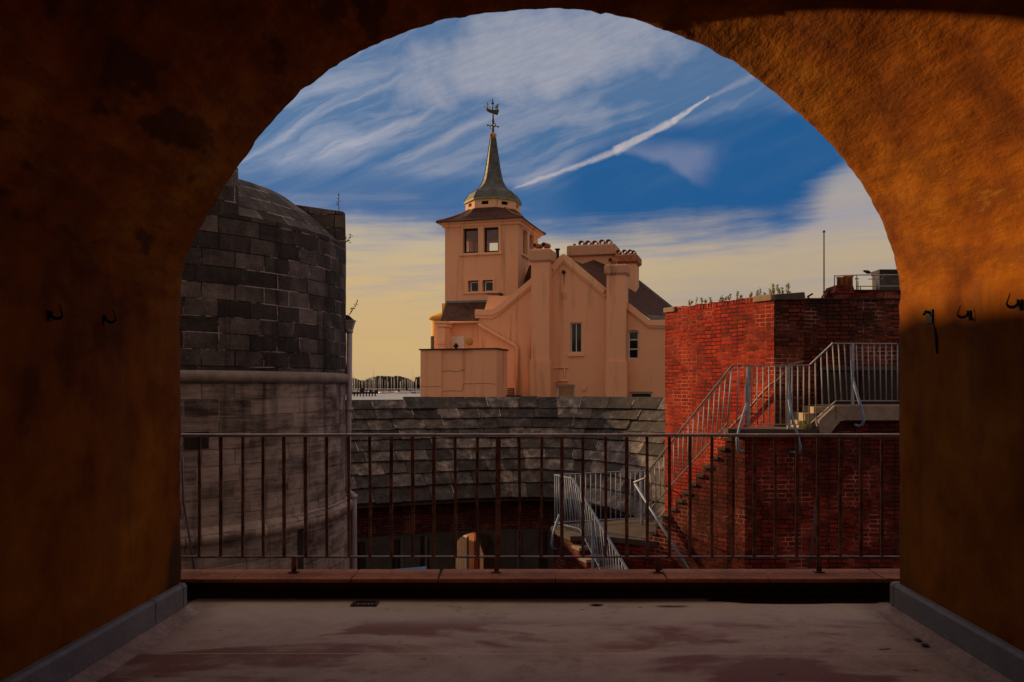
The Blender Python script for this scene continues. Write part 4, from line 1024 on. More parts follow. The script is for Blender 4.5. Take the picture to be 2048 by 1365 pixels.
# raking string between the landings
def front(pts_px, Y0, Y1, mat, name, par_):
    m = MB(); m.panel([(X(a, Y0), Z(b, Y0)) for a, b in pts_px], [], lambda u, z, o: Vector((u, Y0 + o, z)), Y1 - Y0); return bevel(m.build(name, mat, par_), 0.01)
front([(1638, 842), (1671, 811.5), (1671, 839.7), (1696, 840), (1681, 843), (1661, 867), (1640, 866)], 13.47, 13.75, 'concrete', 'raking_string', st)
for k, (pa_, pb_, top) in enumerate(((1600, 1627, 846), (1612, 1650, 833), (1630, 1671, 820))):
    m = MB(); m.box(X(pa_, 13.7), X(1671, 13.7) - 0.003 * k - .004, 13.76, 14.39 - 0.002 * k, zmid + 0.001 + (0 if k == 0 else (zup - zmid) / 3 * k - 0.06), zmid + (zup - zmid) / 3 * (k + 1) - (0.02 if k == 2 else 0)); bevel(m.build('step', 'cap_stone', st), 0.008)
# big flight along the bastion
NS = 13; run = 2.12
for k in range(NS):
    d0, d1 = 0.25 + run * k / NS - 0.25 * 0, 0.25 + run * (k + 1) / NS
    zt_ = zmid + (zpl - zmid) * (k + 1) / (NS + 0.0)
    def inn(d):
        p = L0 + lt * d; # meet the bastion wall line
        t = (p - bN).dot(bt); return bN + bt * t + bnl * 0.003
    poly = [tuple(L0 + lt * d0), tuple(inn(d0)), tuple(inn(d1)), tuple(L0 + lt * d1)]
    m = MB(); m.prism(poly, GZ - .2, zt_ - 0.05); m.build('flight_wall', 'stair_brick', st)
    poly = [tuple(L0 + lt * (d0 - 0.02) + ln * 0.025), tuple(inn(d0 - 0.02)), tuple(inn(d1 - 0.0)), tuple(L0 + lt * (d1 - 0.002) + ln * 0.025)]
    m = MB(); m.prism(poly, zt_ - 0.049, zt_); m.build('tread', 'dark_concrete', st)
# lower platform and its flight
dE = 0.25 + run
m = MB(); q = L0 + lt * dE
ppoly = [(0.30, 16.62), (0.66, 15.72), (1.30, 15.68), tuple(L0 + lt * 2.0 + ln * 0.003), tuple(q + ln * 0.003), (q.x + 0.9, q.y + 0.9), (2.2, 17.75), (0.34, 16.85)]
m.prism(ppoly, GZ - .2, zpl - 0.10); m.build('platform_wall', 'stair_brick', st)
cc = Vector((1.5, 16.6)); m = MB(); m.prism([tuple(cc + (Vector(p) - cc) * (1.05 if i not in (3, 4, 5) else 1.0)) for i, p in enumerate(ppoly)], zpl - 0.099, zpl); bevel(m.build('platform_slab', 'dark_concrete', st), 0.012)
d2 = Vector((0.394, -0.919)); s0_ = Vector((0.66, 15.72)); NS2 = 11
wl = (L0 + lt * ((s0_ - L0).dot(lt)) - s0_).length
for k in range(NS2):
    a = 0.02 + 0.30 * k; b = a + 0.30; zt_ = zpl - 0.175 * (k + 1)
    inner = lambda d: s0_ + d2 * d - ln * (wl - 0.012)
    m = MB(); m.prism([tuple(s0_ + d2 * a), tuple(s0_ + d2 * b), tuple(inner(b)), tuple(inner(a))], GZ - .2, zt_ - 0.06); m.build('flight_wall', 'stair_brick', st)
    m = MB(); m.prism([tuple(s0_ + d2 * (a + 0.004) + ln * 0.03), tuple(s0_ + d2 * (b + 0.03) + ln * 0.03), tuple(inner(b + 0.03)), tuple(inner(a + .004))], zt_ - 0.059, zt_); m.build('tread', 'concrete', st)
# doors and dark openings behind the upper landing
m = MB(); m.box(X(1640, 14.85), X(1712, 14.85), 14.84, 14.898, zup, Z(744, 14.85)); m.build('door', 'dark_room', st)
m = MB(); m.box(X(1722, 14.85), X(1812, 14.85), 14.85, 14.898, zup, Z(741, 14.85)); m.build('panel', 'bitumen', st)
m = MB(); m.box(X(1638, 14.85), X(1830, 14.85), 14.82, 14.897, Z(741, 14.85), Z(733, 14.85)); m.build('lintel', 'dark_concrete', st)

# ------------------------------------------------------------------ stair railings
def railing(name, loc, label, tops, bots, spacing, post_at=(), mat='galvanised', posts_z=None, w=0.022, rw=0.045, barmat=None):
    """tops/bots: matching polylines; bars spread at even plan spacing between them"""
    t = thing(name, loc, label, 'railing'); tops = [Vector(p) for p in tops]; bots = [Vector(p) for p in bots]
    m = MB()
    for a, b in zip(tops[:-1], tops[1:]):
        e = (b - a).normalized() * 0.012; m.bar(a - e, b + e, rw, 0.016)
    m.build('handrail', mat, t)
    m = MB()
    for a, b in zip(bots[:-1], bots[1:]):
        e = (b - a).normalized() * 0.008; m.bar(a - e, b + e, rw * 0.8, 0.014)
    m.build('bottom_rail', mat, t)
    bm_ = barmat or mat
    for i in range(len(tops) - 1):
        L = (tops[i + 1].to_2d() - tops[i].to_2d()).length; n = max(1, int(round(L / spacing)))
        for k in range(n + (1 if i == len(tops) - 2 else 0)):
            f = k / n; a = bots[i].lerp(bots[i + 1], f); b = tops[i].lerp(tops[i + 1], f); b = Vector((b.x, b.y, b.z)); a = Vector((a.x, a.y, a.z))
            m = MB(); m.tube([a, b], w * 0.5, 6); m.build('baluster', bm_, t)
    for pt in post_at:
        pt = Vector(pt[0]), Vector(pt[1]); m = MB(); m.bar(pt[0], pt[1], 0.045, 0.045); m.box(pt[0].x - 0.07, pt[0].x + 0.07, pt[0].y - 0.05, pt[0].y + 0.05, pt[0].z, pt[0].z + 0.012); m.build('post', mat, t)
    return t
Yr = 13.62
dA, dB = 0.22, 3.10
def LP(d, z, o=0.0): q = L0 + lt * d + ln * o; return Vector((q.x, q.y, z))
def on_line(px, py, o=0.0):
    lam = (px - CX) / FPX; base = L0 + ln * o; d = (lam * base.y - base.x) / (lt.x - lam * lt.y); q = base + lt * d; return Vector((q.x, q.y, Z(py, q.y)))
r1 = railing('landing_railing', (4, Yr, zmid), 'grey metal railing round the upper stair landings in front of the dark brick wall',
    [on_line(1465, 731.5), P(1492, 731, Yr), P(1619, 730.5, Yr), P(1665, 687, Yr), P(1795, 687.5, Yr), P(2250, 688, Yr)],
    [on_line(1455, 847.5), P(1492, 849, Yr), P(1619, 849.5, Yr), P(1672, 802, Yr), P(1795, 802, Yr), P(2250, 802, Yr)], 0.098,
    [(P(1497, 865, Yr), P(1497, 731, Yr)), (P(1577, 865, Yr), P(1577, 731, Yr)), (P(1705, 812, Yr), P(1705, 688, Yr))])
r2 = railing('flight_railing', tuple(LP(1.5, zr(-1.5))), 'grey metal railing sloping down the sunlit stair flight beside the red brick wall',
    [on_line(1463.5, 733), on_line(1300, 938)], [on_line(1454, 848.5), on_line(1304, 1014)], 0.12)
m = MB(); a = on_line(1300, 938); b = on_line(1290, 962, 0.02); c = on_line(1268, 965, 0.05)
m.tube([a, P(1290, 957, a.y), c], 0.018, 8); m.build('rail_end', 'galvanised', r2)
pts_t = [P(1290, 941, 17.5), P(1110, 950, 16.75), P(1145, 957, 15.8)]
sl_t = P(1255, 1141, 13.78); dir_ = (sl_t - pts_t[2]); pts_t.append(pts_t[2] + dir_ * 1.55)
pts_b = [P(1290, 1036, 17.5), P(1110, 1045, 16.75), P(1160, 1058, 15.75)]
bb = P(1205, 1141, 14.6); db = (bb - pts_b[2]); sc_ = ((pts_t[3] - pts_b[2]).to_2d().length) / db.to_2d().length; e_ = pts_b[2] + db * sc_
pts_b.append(Vector((pts_t[3].x, pts_t[3].y, pts_t[3].z - (pts_t[2].z - pts_b[2].z) * 1.0)))
r3 = railing('platform_railing', tuple(P(1200, 1040, 16.4)), 'blue grey railing round the small lower platform and down its steps',
    pts_t, pts_b, 0.118, [(Vector((pts_b[1].x + .12, pts_b[1].y - .02, zpl)), Vector((pts_t[1].x + .12, pts_t[1].y - .02, pts_t[1].z))), (P(1284, 1060, 17.0), P(1284, 942, 17.0)),
    (P(1186, 1150, 14.9), P(1186, 1040, 14.9))], mat='blue_paint')
# pipe stays outside the railings
def stay(name, pts, label, r_=0.026, mat='blue_paint', cat='pipe stay'):
    m = MB(); m.tube(pts, r_, 10); return tag(m.build(name, mat), label, cat)
YS = 13.50
def stay_px(name, l, label, Ys, plate=None, r_=0.024):
    root = thing(name, tuple(P(l[0][0], l[0][1], Ys[0])), label, 'handrail stay')
    m = MB(); m.tube([P(a, b, Ys[min(i, len(Ys) - 1)]) for i, (a, b) in enumerate(l)], r_, 10); m.build('bent_pipe', 'blue_paint', root)
    if plate:
        m = MB(); a, b = P(*plate[0], Ys[0]), P(*plate[1], Ys[0]); m.bar(a, b, 0.05, 0.02, up=(0, 1, 0)); bevel(m.build('fixing_plate', 'blue_paint', root), 0.006)
    return root
stay_px('pipe_stay', [(1578, 800), (1584, 835), (1595, 870), (1601, 893), (1599, 903), (1592, 906), (1580, 905)], 'curved blue pipe stay hanging from the middle post of the landing railing', [13.52, 13.45, 13.38, 13.36, 13.38, 13.45, 13.59], ((1579, 766), (1581, 803)))
stay_px('pipe_stay', [(1494, 806), (1487, 830), (1478, 860), (1474, 880), (1476, 898), (1482, 903), (1489, 902)], 'curved blue pipe stay leaning left over the landing slab, end hooked into brick', [13.52, 13.45, 13.38, 13.36, 13.38, 13.45, 13.59], ((1493, 770), (1493, 808)))
stay_px('pipe_stay', [(1705, 756), (1713, 785), (1724, 820), (1728, 840), (1725, 849), (1718, 853), (1710, 850)], 'curved blue pipe stay below the upper landing railing near the vault edge', [13.52, 13.44, 13.38, 13.36, 13.38, 13.45, 13.52], ((1704, 722), (1706, 760)))
stay_px('pipe_stay', [(1119, 1030), (1112, 1050), (1105, 1075), (1103, 1088), (1106, 1097), (1112, 1099), (1120, 1099)], 'curved blue pipe stay at the left corner of the lower platform railing', [16.6, 16.5, 16.4, 16.35, 16.35, 16.4, 16.6], None, 0.028)
# handrails fixed to brick
h1 = thing('wall_handrail', tuple(on_line(1320, 1052, 0.09)), 'straight blue handrail sloping down the dark brick face beside the lower steps', 'handrail')
m = MB(); a = on_line(1270, 968, 0.09); b = on_line(1380, 1143, 0.09); b = a + (b - a) * 1.25; m.tube([a, b], 0.027, 10); m.build('rail', 'blue_paint', h1)
for f in (0.32, 0.62, 0.92):
    q = a.lerp(b, f); m = MB(); m.tube([q, q + Vector((-ln.x * 0.09, -ln.y * 0.09, -0.03))], 0.012, 6); m.build('bracket', 'blue_paint', h1)
def on_bas(px, py, o=0.07):
    lam = (px - CX) / FPX; base = bN + bnl * o; d = (lam * base.y - base.x) / (bt.x - lam * bt.y); q = base + bt * d; return Vector((q.x, q.y, Z(py, q.y)))
h2 = thing('wall_handrail', tuple(on_bas(1500, 830)), 'thin brown handrail climbing the sunlit red brick wall behind the railing', 'handrail')
m = MB(); m.tube([on_bas(1440, 878), on_bas(1494, 822), on_bas(1522, 790), on_bas(1538, 772), on_bas(1545, 767), P(1553, 763, 14.30), P(1566, 749, 14.30), P(1577, 733, 14.30), P(1586, 728, 14.3), P(1608, 723, 14.3)], 0.020, 8); m.build('rail', 'rust_iron', h2)
for q0_, q1_ in ((on_bas(1494, 822), on_bas(1494, 826, 0.0)), (on_bas(1522, 790), on_bas(1522, 794, 0.0))):
    m = MB(); m.tube([q0_, q1_], 0.012, 6); m.build('bracket', 'rust_iron', h2)
sprig('step_weed', P(1612, 866, 13.66), P(1613, 846, 13.66), 40, 77, 'yellow green weed tuft at the foot of the landing steps', 'grass_leaf', 0.03, 0.09)

# ------------------------------------------------------------------ the pink house with the lookout tower
H0 = Vector((X(1036, 40.0), 40.0)); ex = Vector((0.967, -0.255)).normalized(); ey = Vector((0.255, 0.967)); ey = Vector((-ex.y, ex.x))
def HL(px, off):
    """u coordinate where the sight line through column px meets the plane at depth off"""
    lam = (px - CX) / FPX; o = H0 + ey * off; return (lam * o.y - o.x) / (ex.x - lam * ex.y)
def H2(px, py, off):
    u = HL(px, off); q = H0 + ey * off + ex * u; return (u, Z(py, q.y))
def H3(u, z, off): q = H0 + ey * off + ex * u; return Vector((q.x, q.y, z))
def HP(px, py, off): u, z = H2(px, py, off); return H3(u, z, off)
def HM(off): return lambda u, z, o: H3(u, z, off + o)
GH = 0.57
tc_ = H3(-1.957, 0, 1.957)
house = thing('pink_house', (tc_.x + 3, tc_.y, GH), 'salmon pink rendered house with clustered chimneys and square lookout tower under a flared spire', 'house')
def Hpanel(name, pts, off, thick, mat, par_=house, holes=(), bev=0):
    m = MB(); m.panel([H2(a, b, off) for a, b in pts], [[H2(a, b, off) for a, b in h] for h in holes], HM(off), thick)
    o = m.build(name, mat, par_)
    if bev: bevel(o, bev, 2)
    return o
def rect(a, b, c, d): return [(a, b), (c, b), (c, d), (a, d)]
def Hbox(m, u0, u1, o0, o1, z0, z1, mi=0):
    return m.hexa([H3(u0, z0, o0), H3(u1, z0, o0), H3(u1, z0, o1), H3(u0, z0, o1)], [H3(u0, z1, o0), H3(u1, z1, o0), H3(u1, z1, o1), H3(u0, z1, o1)], mi)
def Hbx(name, px0, px1, py0, py1, off, thick, mat, par_=house, bev=0, par2=None):
    u0, z0 = H2(px0, py1, off); u1, z1 = H2(px1, py0, off); m = MB(); Hbox(m, u0, u1, off, off + thick, z0, z1); o = m.build(name, mat, par_)
    if bev: bevel(o, bev, 2)
    return o
# ---- lookout tower
TW = 3.915
def wpt(side):
    # local frames of the four tower faces: origin u0, going along, outward plane at o=0 inward positive
    if side == 0: return lambda u, z, o: H3(-TW + u, z, o)
    if side == 1: return lambda u, z, o: H3(-o, z, u)
    if side == 2: return lambda u, z, o: H3(-u, z, TW - o)
    return lambda u, z, o: H3(-TW + o, z, TW - u)
zt0 = GH; ztw = H2(960, 447, 0)[1]
def tu(px): return HL(px, 0) + TW
zw1, zw0 = H2(960, 456, 0)[1], H2(960, 506, 0)[1]
wA = (tu(926.5), tu(956.5)); wB = (tu(967.5), tu(997.5))
zs1, zs0 = H2(960, 561, 0)[1], H2(960, 584, 0)[1]
sA = (tu(936), tu(957)); sB = (tu(965), tu(986))
mt = MB()
for side in range(4):
    h = []
    if side == 0:
        for a, b in (wA, wB): h.append([(a, zw0), (b, zw0), (b, zw1), (a, zw1)])
        for a, b in (sA, sB): h.append([(a, zs0), (b, zs0), (b, zs1), (a, zs1)])
    else:
        for a, b in ((0.78, 1.62), (2.0, 2.84)): h.append([(a, zw0), (b, zw0), (b, zw1), (a, zw1)])
    e = 0.0 if side % 2 == 0 else 0.30
    mt.panel([(e, zt0), (TW - e, zt0), (TW - e, ztw), (e, ztw)], h, wpt(side), 0.30)
mt.build('tower_wall', 'stucco', house)
m = MB(); Hbox(m, -TW + 0.302, -0.302, 0.302, TW - 0.302, zw0 - 1.1, zw0 - 0.95); m.build('tower_floor', 'room_paint', house)
m = MB(); Hbox(m, -TW + 0.302, -0.302, 0.302, TW - 0.302, ztw - 0.25, ztw - 0.05); m.build('tower_ceiling', 'room_paint', house)
def frame_in(fn, a, b, z0, z1, o, t, mat, gmat, name='window', sash=None, par_=house, d=0.06):
    m = MB()
    def bx(u0, u1, za, zb2): m.hexa([fn(u0, za, o), fn(u1, za, o), fn(u1, za, o + d), fn(u0, za, o + d)], [fn(u0, zb2, o), fn(u1, zb2, o), fn(u1, zb2, o + d), fn(u0, zb2, o + d)])
    bx(a, a + t, z0, z1); bx(b - t, b, z0, z1); bx(a + t, b - t, z0, z0 + t); bx(a + t, b - t, z1 - t, z1)
    for kind_, v in (sash or []):
        if kind_ == 'h': bx(a + t, b - t, v - t * 0.4, v + t * 0.4)
        else: bx(v - t * 0.4, v + t * 0.4, z0 + t, z1 - t)
    f = m.build(name, mat, par_)
    m = MB(); m.add([fn(a + t * .9, z0 + t * .9, o + d * 0.5), fn(b - t * .9, z0 + t * .9, o + d * 0.5), fn(b - t * .9, z1 - t * .9, o + d * 0.5), fn(a + t * .9, z1 - t * .9, o + d * 0.5)], [(0, 1, 2, 3)]); m.build('pane', gmat, f)
    return f
for side in range(4):
    for a, b in ((wA, wB) if side == 0 else ((0.78, 1.62), (2.0, 2.84))):
        frame_in(wpt(side), a, b, zw0, zw1, 0.16, 0.10, 'bitumen' if side < 2 else 'white_paint', 'clear_glass')
# architraves and sills
m = MB(); fn = wpt(0)
def fbox(m, fn, u0, u1, z0, z1, o0, o1): m.hexa([fn(u0, z0, o0), fn(u1, z0, o0), fn(u1, z0, o1), fn(u0, z0, o1)], [fn(u0, z1, o0), fn(u1, z1, o0), fn(u1, z1, o1), fn(u0, z1, o1)])
for side in (0, 1):
    fn = wpt(side); a, b = (wA, wB) if side == 0 else ((0.78, 1.62), (2.0, 2.84)); g = 0.12
    fbox(m, fn, a[0] - g, b[1] + g, zw1 + 0.001, zw1 + g, -0.05, -0.003)
    fbox(m, fn, a[0] - g, a[0] - 0.002, zw0, zw1, -0.05, -0.003); fbox(m, fn, b[1] + 0.002, b[1] + g, zw0, zw1, -0.05, -0.003); fbox(m, fn, a[1] + 0.002, b[0] - 0.002, zw0, zw1, -0.05, -0.003)
m.build('window_surround', 'stucco_trim', house)
m = MB()
for side in (0, 1):
    fn = wpt(side); a, b = (wA, wB) if side == 0 else ((0.78, 1.62), (2.0, 2.84)); fbox(m, fn, a[0] - 0.2, b[1] + 0.2, zw0 - 0.13, zw0 - 0.002, -0.09, -0.003)
bevel(m.build('window_sill', 'stucco_trim', house), 0.02)
# low guard bars inside the window
m = MB(); 
for k in range(7): q = H3(-TW + 2.0 + 0.3 * k - 0.8, 0, TW - 0.45); m.bar((q.x, q.y, zw0), (q.x, q.y, zw0 + 0.36), 0.03, 0.03)
a = H3(-TW + 1.1, zw0 + 0.37, TW - 0.45); b = H3(-0.8, zw0 + 0.37, TW - 0.45); m.bar(a, b, 0.04, 0.03); m.build('guard_bars', 'black_iron', house)
fn = wpt(0)
for a, b in (sA, sB):
    frame_in(fn, a + 0.08, b - 0.0, zs0, zs1 - 0.05, 0.15, 0.06, 'white_paint', 'dark_glass')
    m = MB(); fbox(m, fn, a - 0.14, b + 0.10, zs1 + 0.001, zs1 + 0.10, -0.05, -0.003); fbox(m, fn, a - 0.14, a - 0.002, zs0, zs1, -0.05, -0.003); fbox(m, fn, b + 0.002, b + 0.10, zs0, zs1, -0.05, -0.003); m.build('window_surround', 'stucco_trim', house)
m = MB(); Hbox(m, -TW + .302, -.302, 0.302, 0.36, zs0 - .3, zs1 + .3); m.build('inner_screen', 'dark_room', house)
m = MB(); fbox(m, fn, sA[0] - 0.25, sB[1] + 0.35, zs0 - 0.10, zs0 - 0.002, -0.07, -0.003); bevel(m.build('window_sill', 'stucco_trim', house), 0.02)
# stepped base moulding above the roof
Hbx('lead_apron', 892, 985, 600, 607, -0.12, 0.118, 'lead')
# cable with clips
m = MB(); m.tube([HP(950, 584, -0.03), HP(975, 588, -0.03), HP(994, 589, -0.03), HP(1000, 587, -0.05)], 0.02, 6); m.build('cable', 'black_iron', house)
Hbx('floodlight', 998, 1004, 587, 591, -0.2, 0.19, 'black_iron')
# eaves and roof
def sq(h, z, c=(-TW / 2, TW / 2)): return [H3(c[0] - h, z, c[1] - h), H3(c[0] + h, z, c[1] - h), H3(c[0] + h, z, c[1] + h), H3(c[0] - h, z, c[1] + h)]
HWD = TW / 2
m = MB()
prof_e = [(HWD - 0.0, ztw - 0.16), (HWD + 0.10, ztw - 0.14), (HWD + 0.14, ztw - 0.03), (HWD + 0.27, ztw + 0.02), (HWD + 0.30, ztw + 0.11), (HWD - 0.1, ztw + 0.13)]
vs = []
for h, z in prof_e: vs += sq(h, z)
m.add(vs, [(4 * k + q, 4 * k + (q + 1) % 4, 4 * k + 4 + (q + 1) % 4, 4 * k + 4 + q) for k in range(len(prof_e) - 1) for q in range(4)]); m.build('eaves_cornice', 'stucco_trim', house)
zre = ztw + 0.12; zl0 = Z(417, 41.0); zl1 = Z(397.5, 41.0)
LR = 1.46
def ring8(r, z, rot_=R(22.5)): return [H3(-HWD + r * math.cos(rot_ + R(45 * k)), z, HWD + r * math.sin(rot_ + R(45 * k))) for k in range(8)]
m = MB()
def sqring(h, z):
    # 8 points on the square matching the octagon corners
    out = []
    for k in range(8):
        a = R(22.5 + 45 * k); c, s_ = math.cos(a), math.sin(a); f = h / max(abs(c), abs(s_))
        out.append(H3(-HWD + f * c, z, HWD + f * s_))
    return out
def sqcorner(h, z):
    out = []
    for k in range(8):
        a = R(22.5 + 45 * k); c, s_ = math.cos(a), math.sin(a); f = h / max(abs(c), abs(s_)); out.append(H3(-HWD + f * c, z, HWD + f * s_))
        if k % 2 == 0: a2 = R(45 + 45 * k); out.append(H3(-HWD + h * (1 if math.cos(a2) > 0 else -1), z, HWD + h * (1 if math.sin(a2) > 0 else -1)))
    return out
def blend(t, z):
    oct_ = []
    for k in range(8):
        a = R(22.5 + 45 * k); oct_.append((LR * 1.02 * math.cos(a), LR * 1.02 * math.sin(a)))
        if k % 2 == 0:
            b = R(22.5 + 45 * (k + 1)); oct_.append(((LR * 1.02 * math.cos(a) + LR * 1.02 * math.cos(b)) / 2, (LR * 1.02 * math.sin(a) + LR * 1.02 * math.sin(b)) / 2))
    sqp = sqcorner(HWD + 0.36, z); o = []
    for (cx2, cy2), q in zip(oct_, sqp):
        p = H3(-HWD + cx2, z, HWD + cy2); o.append(q.lerp(p, t))
    return o
lv = [(0, zre), (0.25, zre + (zl0 - zre) * 0.20), (0.5, zre + (zl0 - zre) * 0.44), (0.75, zre + (zl0 - zre) * 0.71), (1.0, zl0 + 0.06)]
vs = blend(0, zre - 0.05)
for t, z in lv: vs += blend(t, z)
n12 = 12
m.add(vs, [(n12 * k + q, n12 * k + (q + 1) % n12, n12 * (k + 1) + (q + 1) % n12, n12 * (k + 1) + q) for k in range(len(lv)) for q in range(n12)]); m.build('tower_roof', 'roof_tiles', house)
for q in (1, 4, 7, 10):
    m = MB(); pts = [vs[n12 * (k + 1) + q] + Vector((0, 0, 0.03)) for k in range(len(lv))]; m.tube(pts, 0.04, 6); m.build('roof_hip', 'terracotta', house)
# lantern drum with slots
m = MB(); r8 = ring8(LR, 0)
for k in range(8):
    a, b = r8[k], r8[(k + 1) % 8]; t = (b - a); L = t.length; t.normalize(); nn_ = Vector((t.y, -t.x, 0))
    cen = H3(-HWD, 0, HWD)
    if nn_.dot(a - cen) > 0: nn_ = -nn_
    fn = (lambda a, t, nn_: (lambda u, z, o: Vector((a.x + t.x * u + nn_.x * o, a.y + t.y * u + nn_.y * o, z))))(a, t, nn_)
    zm_ = (zl0 + zl1) / 2 + 0.07
    m.panel([(0, zl0 - 0.25), (L, zl0 - 0.25), (L, zl1), (0, zl1)], [[(L / 2 - 0.19, zm_ - 0.09), (L / 2 + 0.19, zm_ - 0.09), (L / 2 + 0.19, zm_ + 0.09), (L / 2 - 0.19, zm_ + 0.09)]], fn, 0.12)
m.build('lantern_drum', 'stucco_trim', house)
m = MB(); vs = ring8(1.1, zl0 - .2) + ring8(1.1, zl1); m.add(vs, [(q, (q + 1) % 8, 8 + (q + 1) % 8, 8 + q) for q in range(8)]); m.build('lantern_core', 'dark_room', house)
# flared spire
kz = 42.39
sp = [(61, 399), (61, 396.5), (51, 391), (41, 385.5), (32, 379), (25.5, 371), (20.5, 361), (17.3, 348), (14, 330), (11, 310), (8.3, 292), (6.4, 279), (5.6, 276)]
vs = ring8(1.40, zl1 + 0.0)
for w, y in sp: vs += ring8(w * 0.95 / FPX * kz, Z(y, kz if y < 395 else 41.6) if y < 395 else zl1 + (0.0 if y > 398 else 0.09))
m = MB(); nS = len(sp) + 1; m.add(vs, [(8 * k + q, 8 * k + (q + 1) % 8, 8 * (k + 1) + (q + 1) % 8, 8 * (k + 1) + q) for k in range(nS - 1) for q in range(8)]); spo = m.build('spire', ['old_copper', 'verdigris'], house)
for i, p in enumerate(spo.data.polygons):
    if i < 16: p.material_index = 1
m = MB()
for q in range(8):
    pts = [vs[8 * k + q] for k in range(2, nS)]; m.tube(pts, 0.022, 5)
m.build('spire_ribs', 'old_copper', house)
cs_ = H3(-HWD, 0, HWD)
m = MB(); m.lathe((cs_.x, cs_.y, Z(278, kz)), [(0.15, 0), (0.10, 0.04), (0.17, 0.09), (0.20, 0.17), (0.17, 0.26), (0.10, 0.32), (0.07, 0.34)], 16); m.build('finial_ball', 'stucco_worn', house)
vane = None
m = MB(); zA, zB = Z(266, kz), Z(229, kz)
m.lathe((cs_.x, cs_.y, zA), [(0.062, 0), (0.055, 0.35), (0.06, 0.5), (0.085, 0.62), (0.06, 0.66), (0.045, 0.8), (0.04, zB - zA)], 10); vane = m.build('weather_vane', 'bronze', house)
m = MB(); zc_ = Z(252.5, kz)
for k in range(4):
    a = R(45 * 0 + 25 + 90 * k); m.bar((cs_.x, cs_.y, zc_), (cs_.x + 0.30 * math.cos(a), cs_.y + 0.30 * math.sin(a), zc_), 0.03, 0.03)
    a += R(45); m.bar((cs_.x, cs_.y, zc_), (cs_.x + 0.2 * math.cos(a), cs_.y + 0.2 * math.sin(a), zc_), 0.02, 0.02)
    e = Vector((cs_.x + 0.30 * math.cos(a - R(45)), cs_.y + 0.30 * math.sin(a - R(45)), zc_)); m.obox(e, (0.035, 0, 0), (0, 0.012, 0), (0, 0, 0.045))
m.build('compass_arms', 'bronze', vane)
# the little ship
def SP(px, py, o=0.0): return Vector((X(px, kz), kz + o, Z(py, kz)))
hull = [(969.5, 214), (973, 217.5), (978, 219), (983, 221.5), (988, 221), (998, 220), (997, 225.5), (995, 230.5), (988, 228.5), (980, 226), (974, 223), (971, 219)]
m = MB(); n = len(hull); cxh, cyh = 984, 222
fr = [SP(a, b, -0.02) for a, b in hull]; bk = [SP(a, b, 0.02) for a, b in hull]; mf = [SP(cxh + (a - cxh) * 0.86, cyh + (b - cyh) * 0.8, -0.10) for a, b in hull]; mk = [SP(cxh + (a - cxh) * 0.86, cyh + (b - cyh) * 0.8, 0.10) for a, b in hull]
fs = []
for A__, B__ in ((0, 1), (1, 2), (2, 3)):
    for i in range(n): fs.append((A__ * n + i, A__ * n + (i + 1) % n, B__ * n + (i + 1) % n, B__ * n + i))
m.add(mf + fr + bk + mk, fs + [tuple(range(n))[::-1], tuple(range(3 * n, 4 * n))])
m.build('ship_hull', 'bronze', vane)
m = MB(); m.tube([SP(985, 222), SP(985, 196)], [0.035, 0.015], 6); m.tube([SP(974.5, 218), SP(974.5, 205.5)], [0.025, 0.012], 6); m.tube([SP(970, 216), SP(968, 212)], 0.02, 5); m.lathe(SP(985, 208.8), [(0.07, 0), (0.09, 0.06)], 8)
for a, b in (((985, 197), (988, 207)), ((985, 197), (983.5, 208)), ((974.5, 206), (970.5, 216)), ((974.5, 206), (980, 217)), ((974.5, 210), (982, 208)), ((985, 205), (990, 217))): m.tube([SP(*a), SP(*b)], 0.008, 4)
m.tube([SP(994, 222), SP(997, 207)], 0.02, 5); m.build('ship_masts', 'bronze', vane)
m = MB(); s_ = [SP(989.5, 217, -0.02), SP(993, 211, -0.05), SP(997, 207.5, -0.02), SP(996.5, 214, -0.05), SP(996, 219, -0.02)]; s2 = [p + Vector((0, 0.03, 0)) for p in s_]
m.add(s_ + s2, [(0, 1, 2, 3, 4), (9, 8, 7, 6, 5)] + [(i, (i + 1) % 5, 5 + (i + 1) % 5, 5 + i) for i in range(5)]); m.build('ship_sail', 'verdigris', vane)

# ---- gable wall
OG = -1.6
base_y = 812
w_tall = rect(1140.5, 706, 1163, 645.5); w_arch = [(1255.5, 719), (1277.5, 719), (1277.5, 663), (1272, 660.5), (1261, 660.5), (1255.5, 663)]
w_low = rect(1112, 797, 1150, 769.5); w_low2 = rect(1259, 812, 1305, 784)
outline = [(957, base_y), (957, 640), (985, 628), (1060, 568), (1101, 538), (1127, 513), (1210, 584), (1256, 610), (1300, 644), (1420, 644), (1420, base_y)]
gw = Hpanel('gable_wall', outline, OG, 0.35, 'stucco', holes=[w_tall, w_arch, w_low, w_low2])
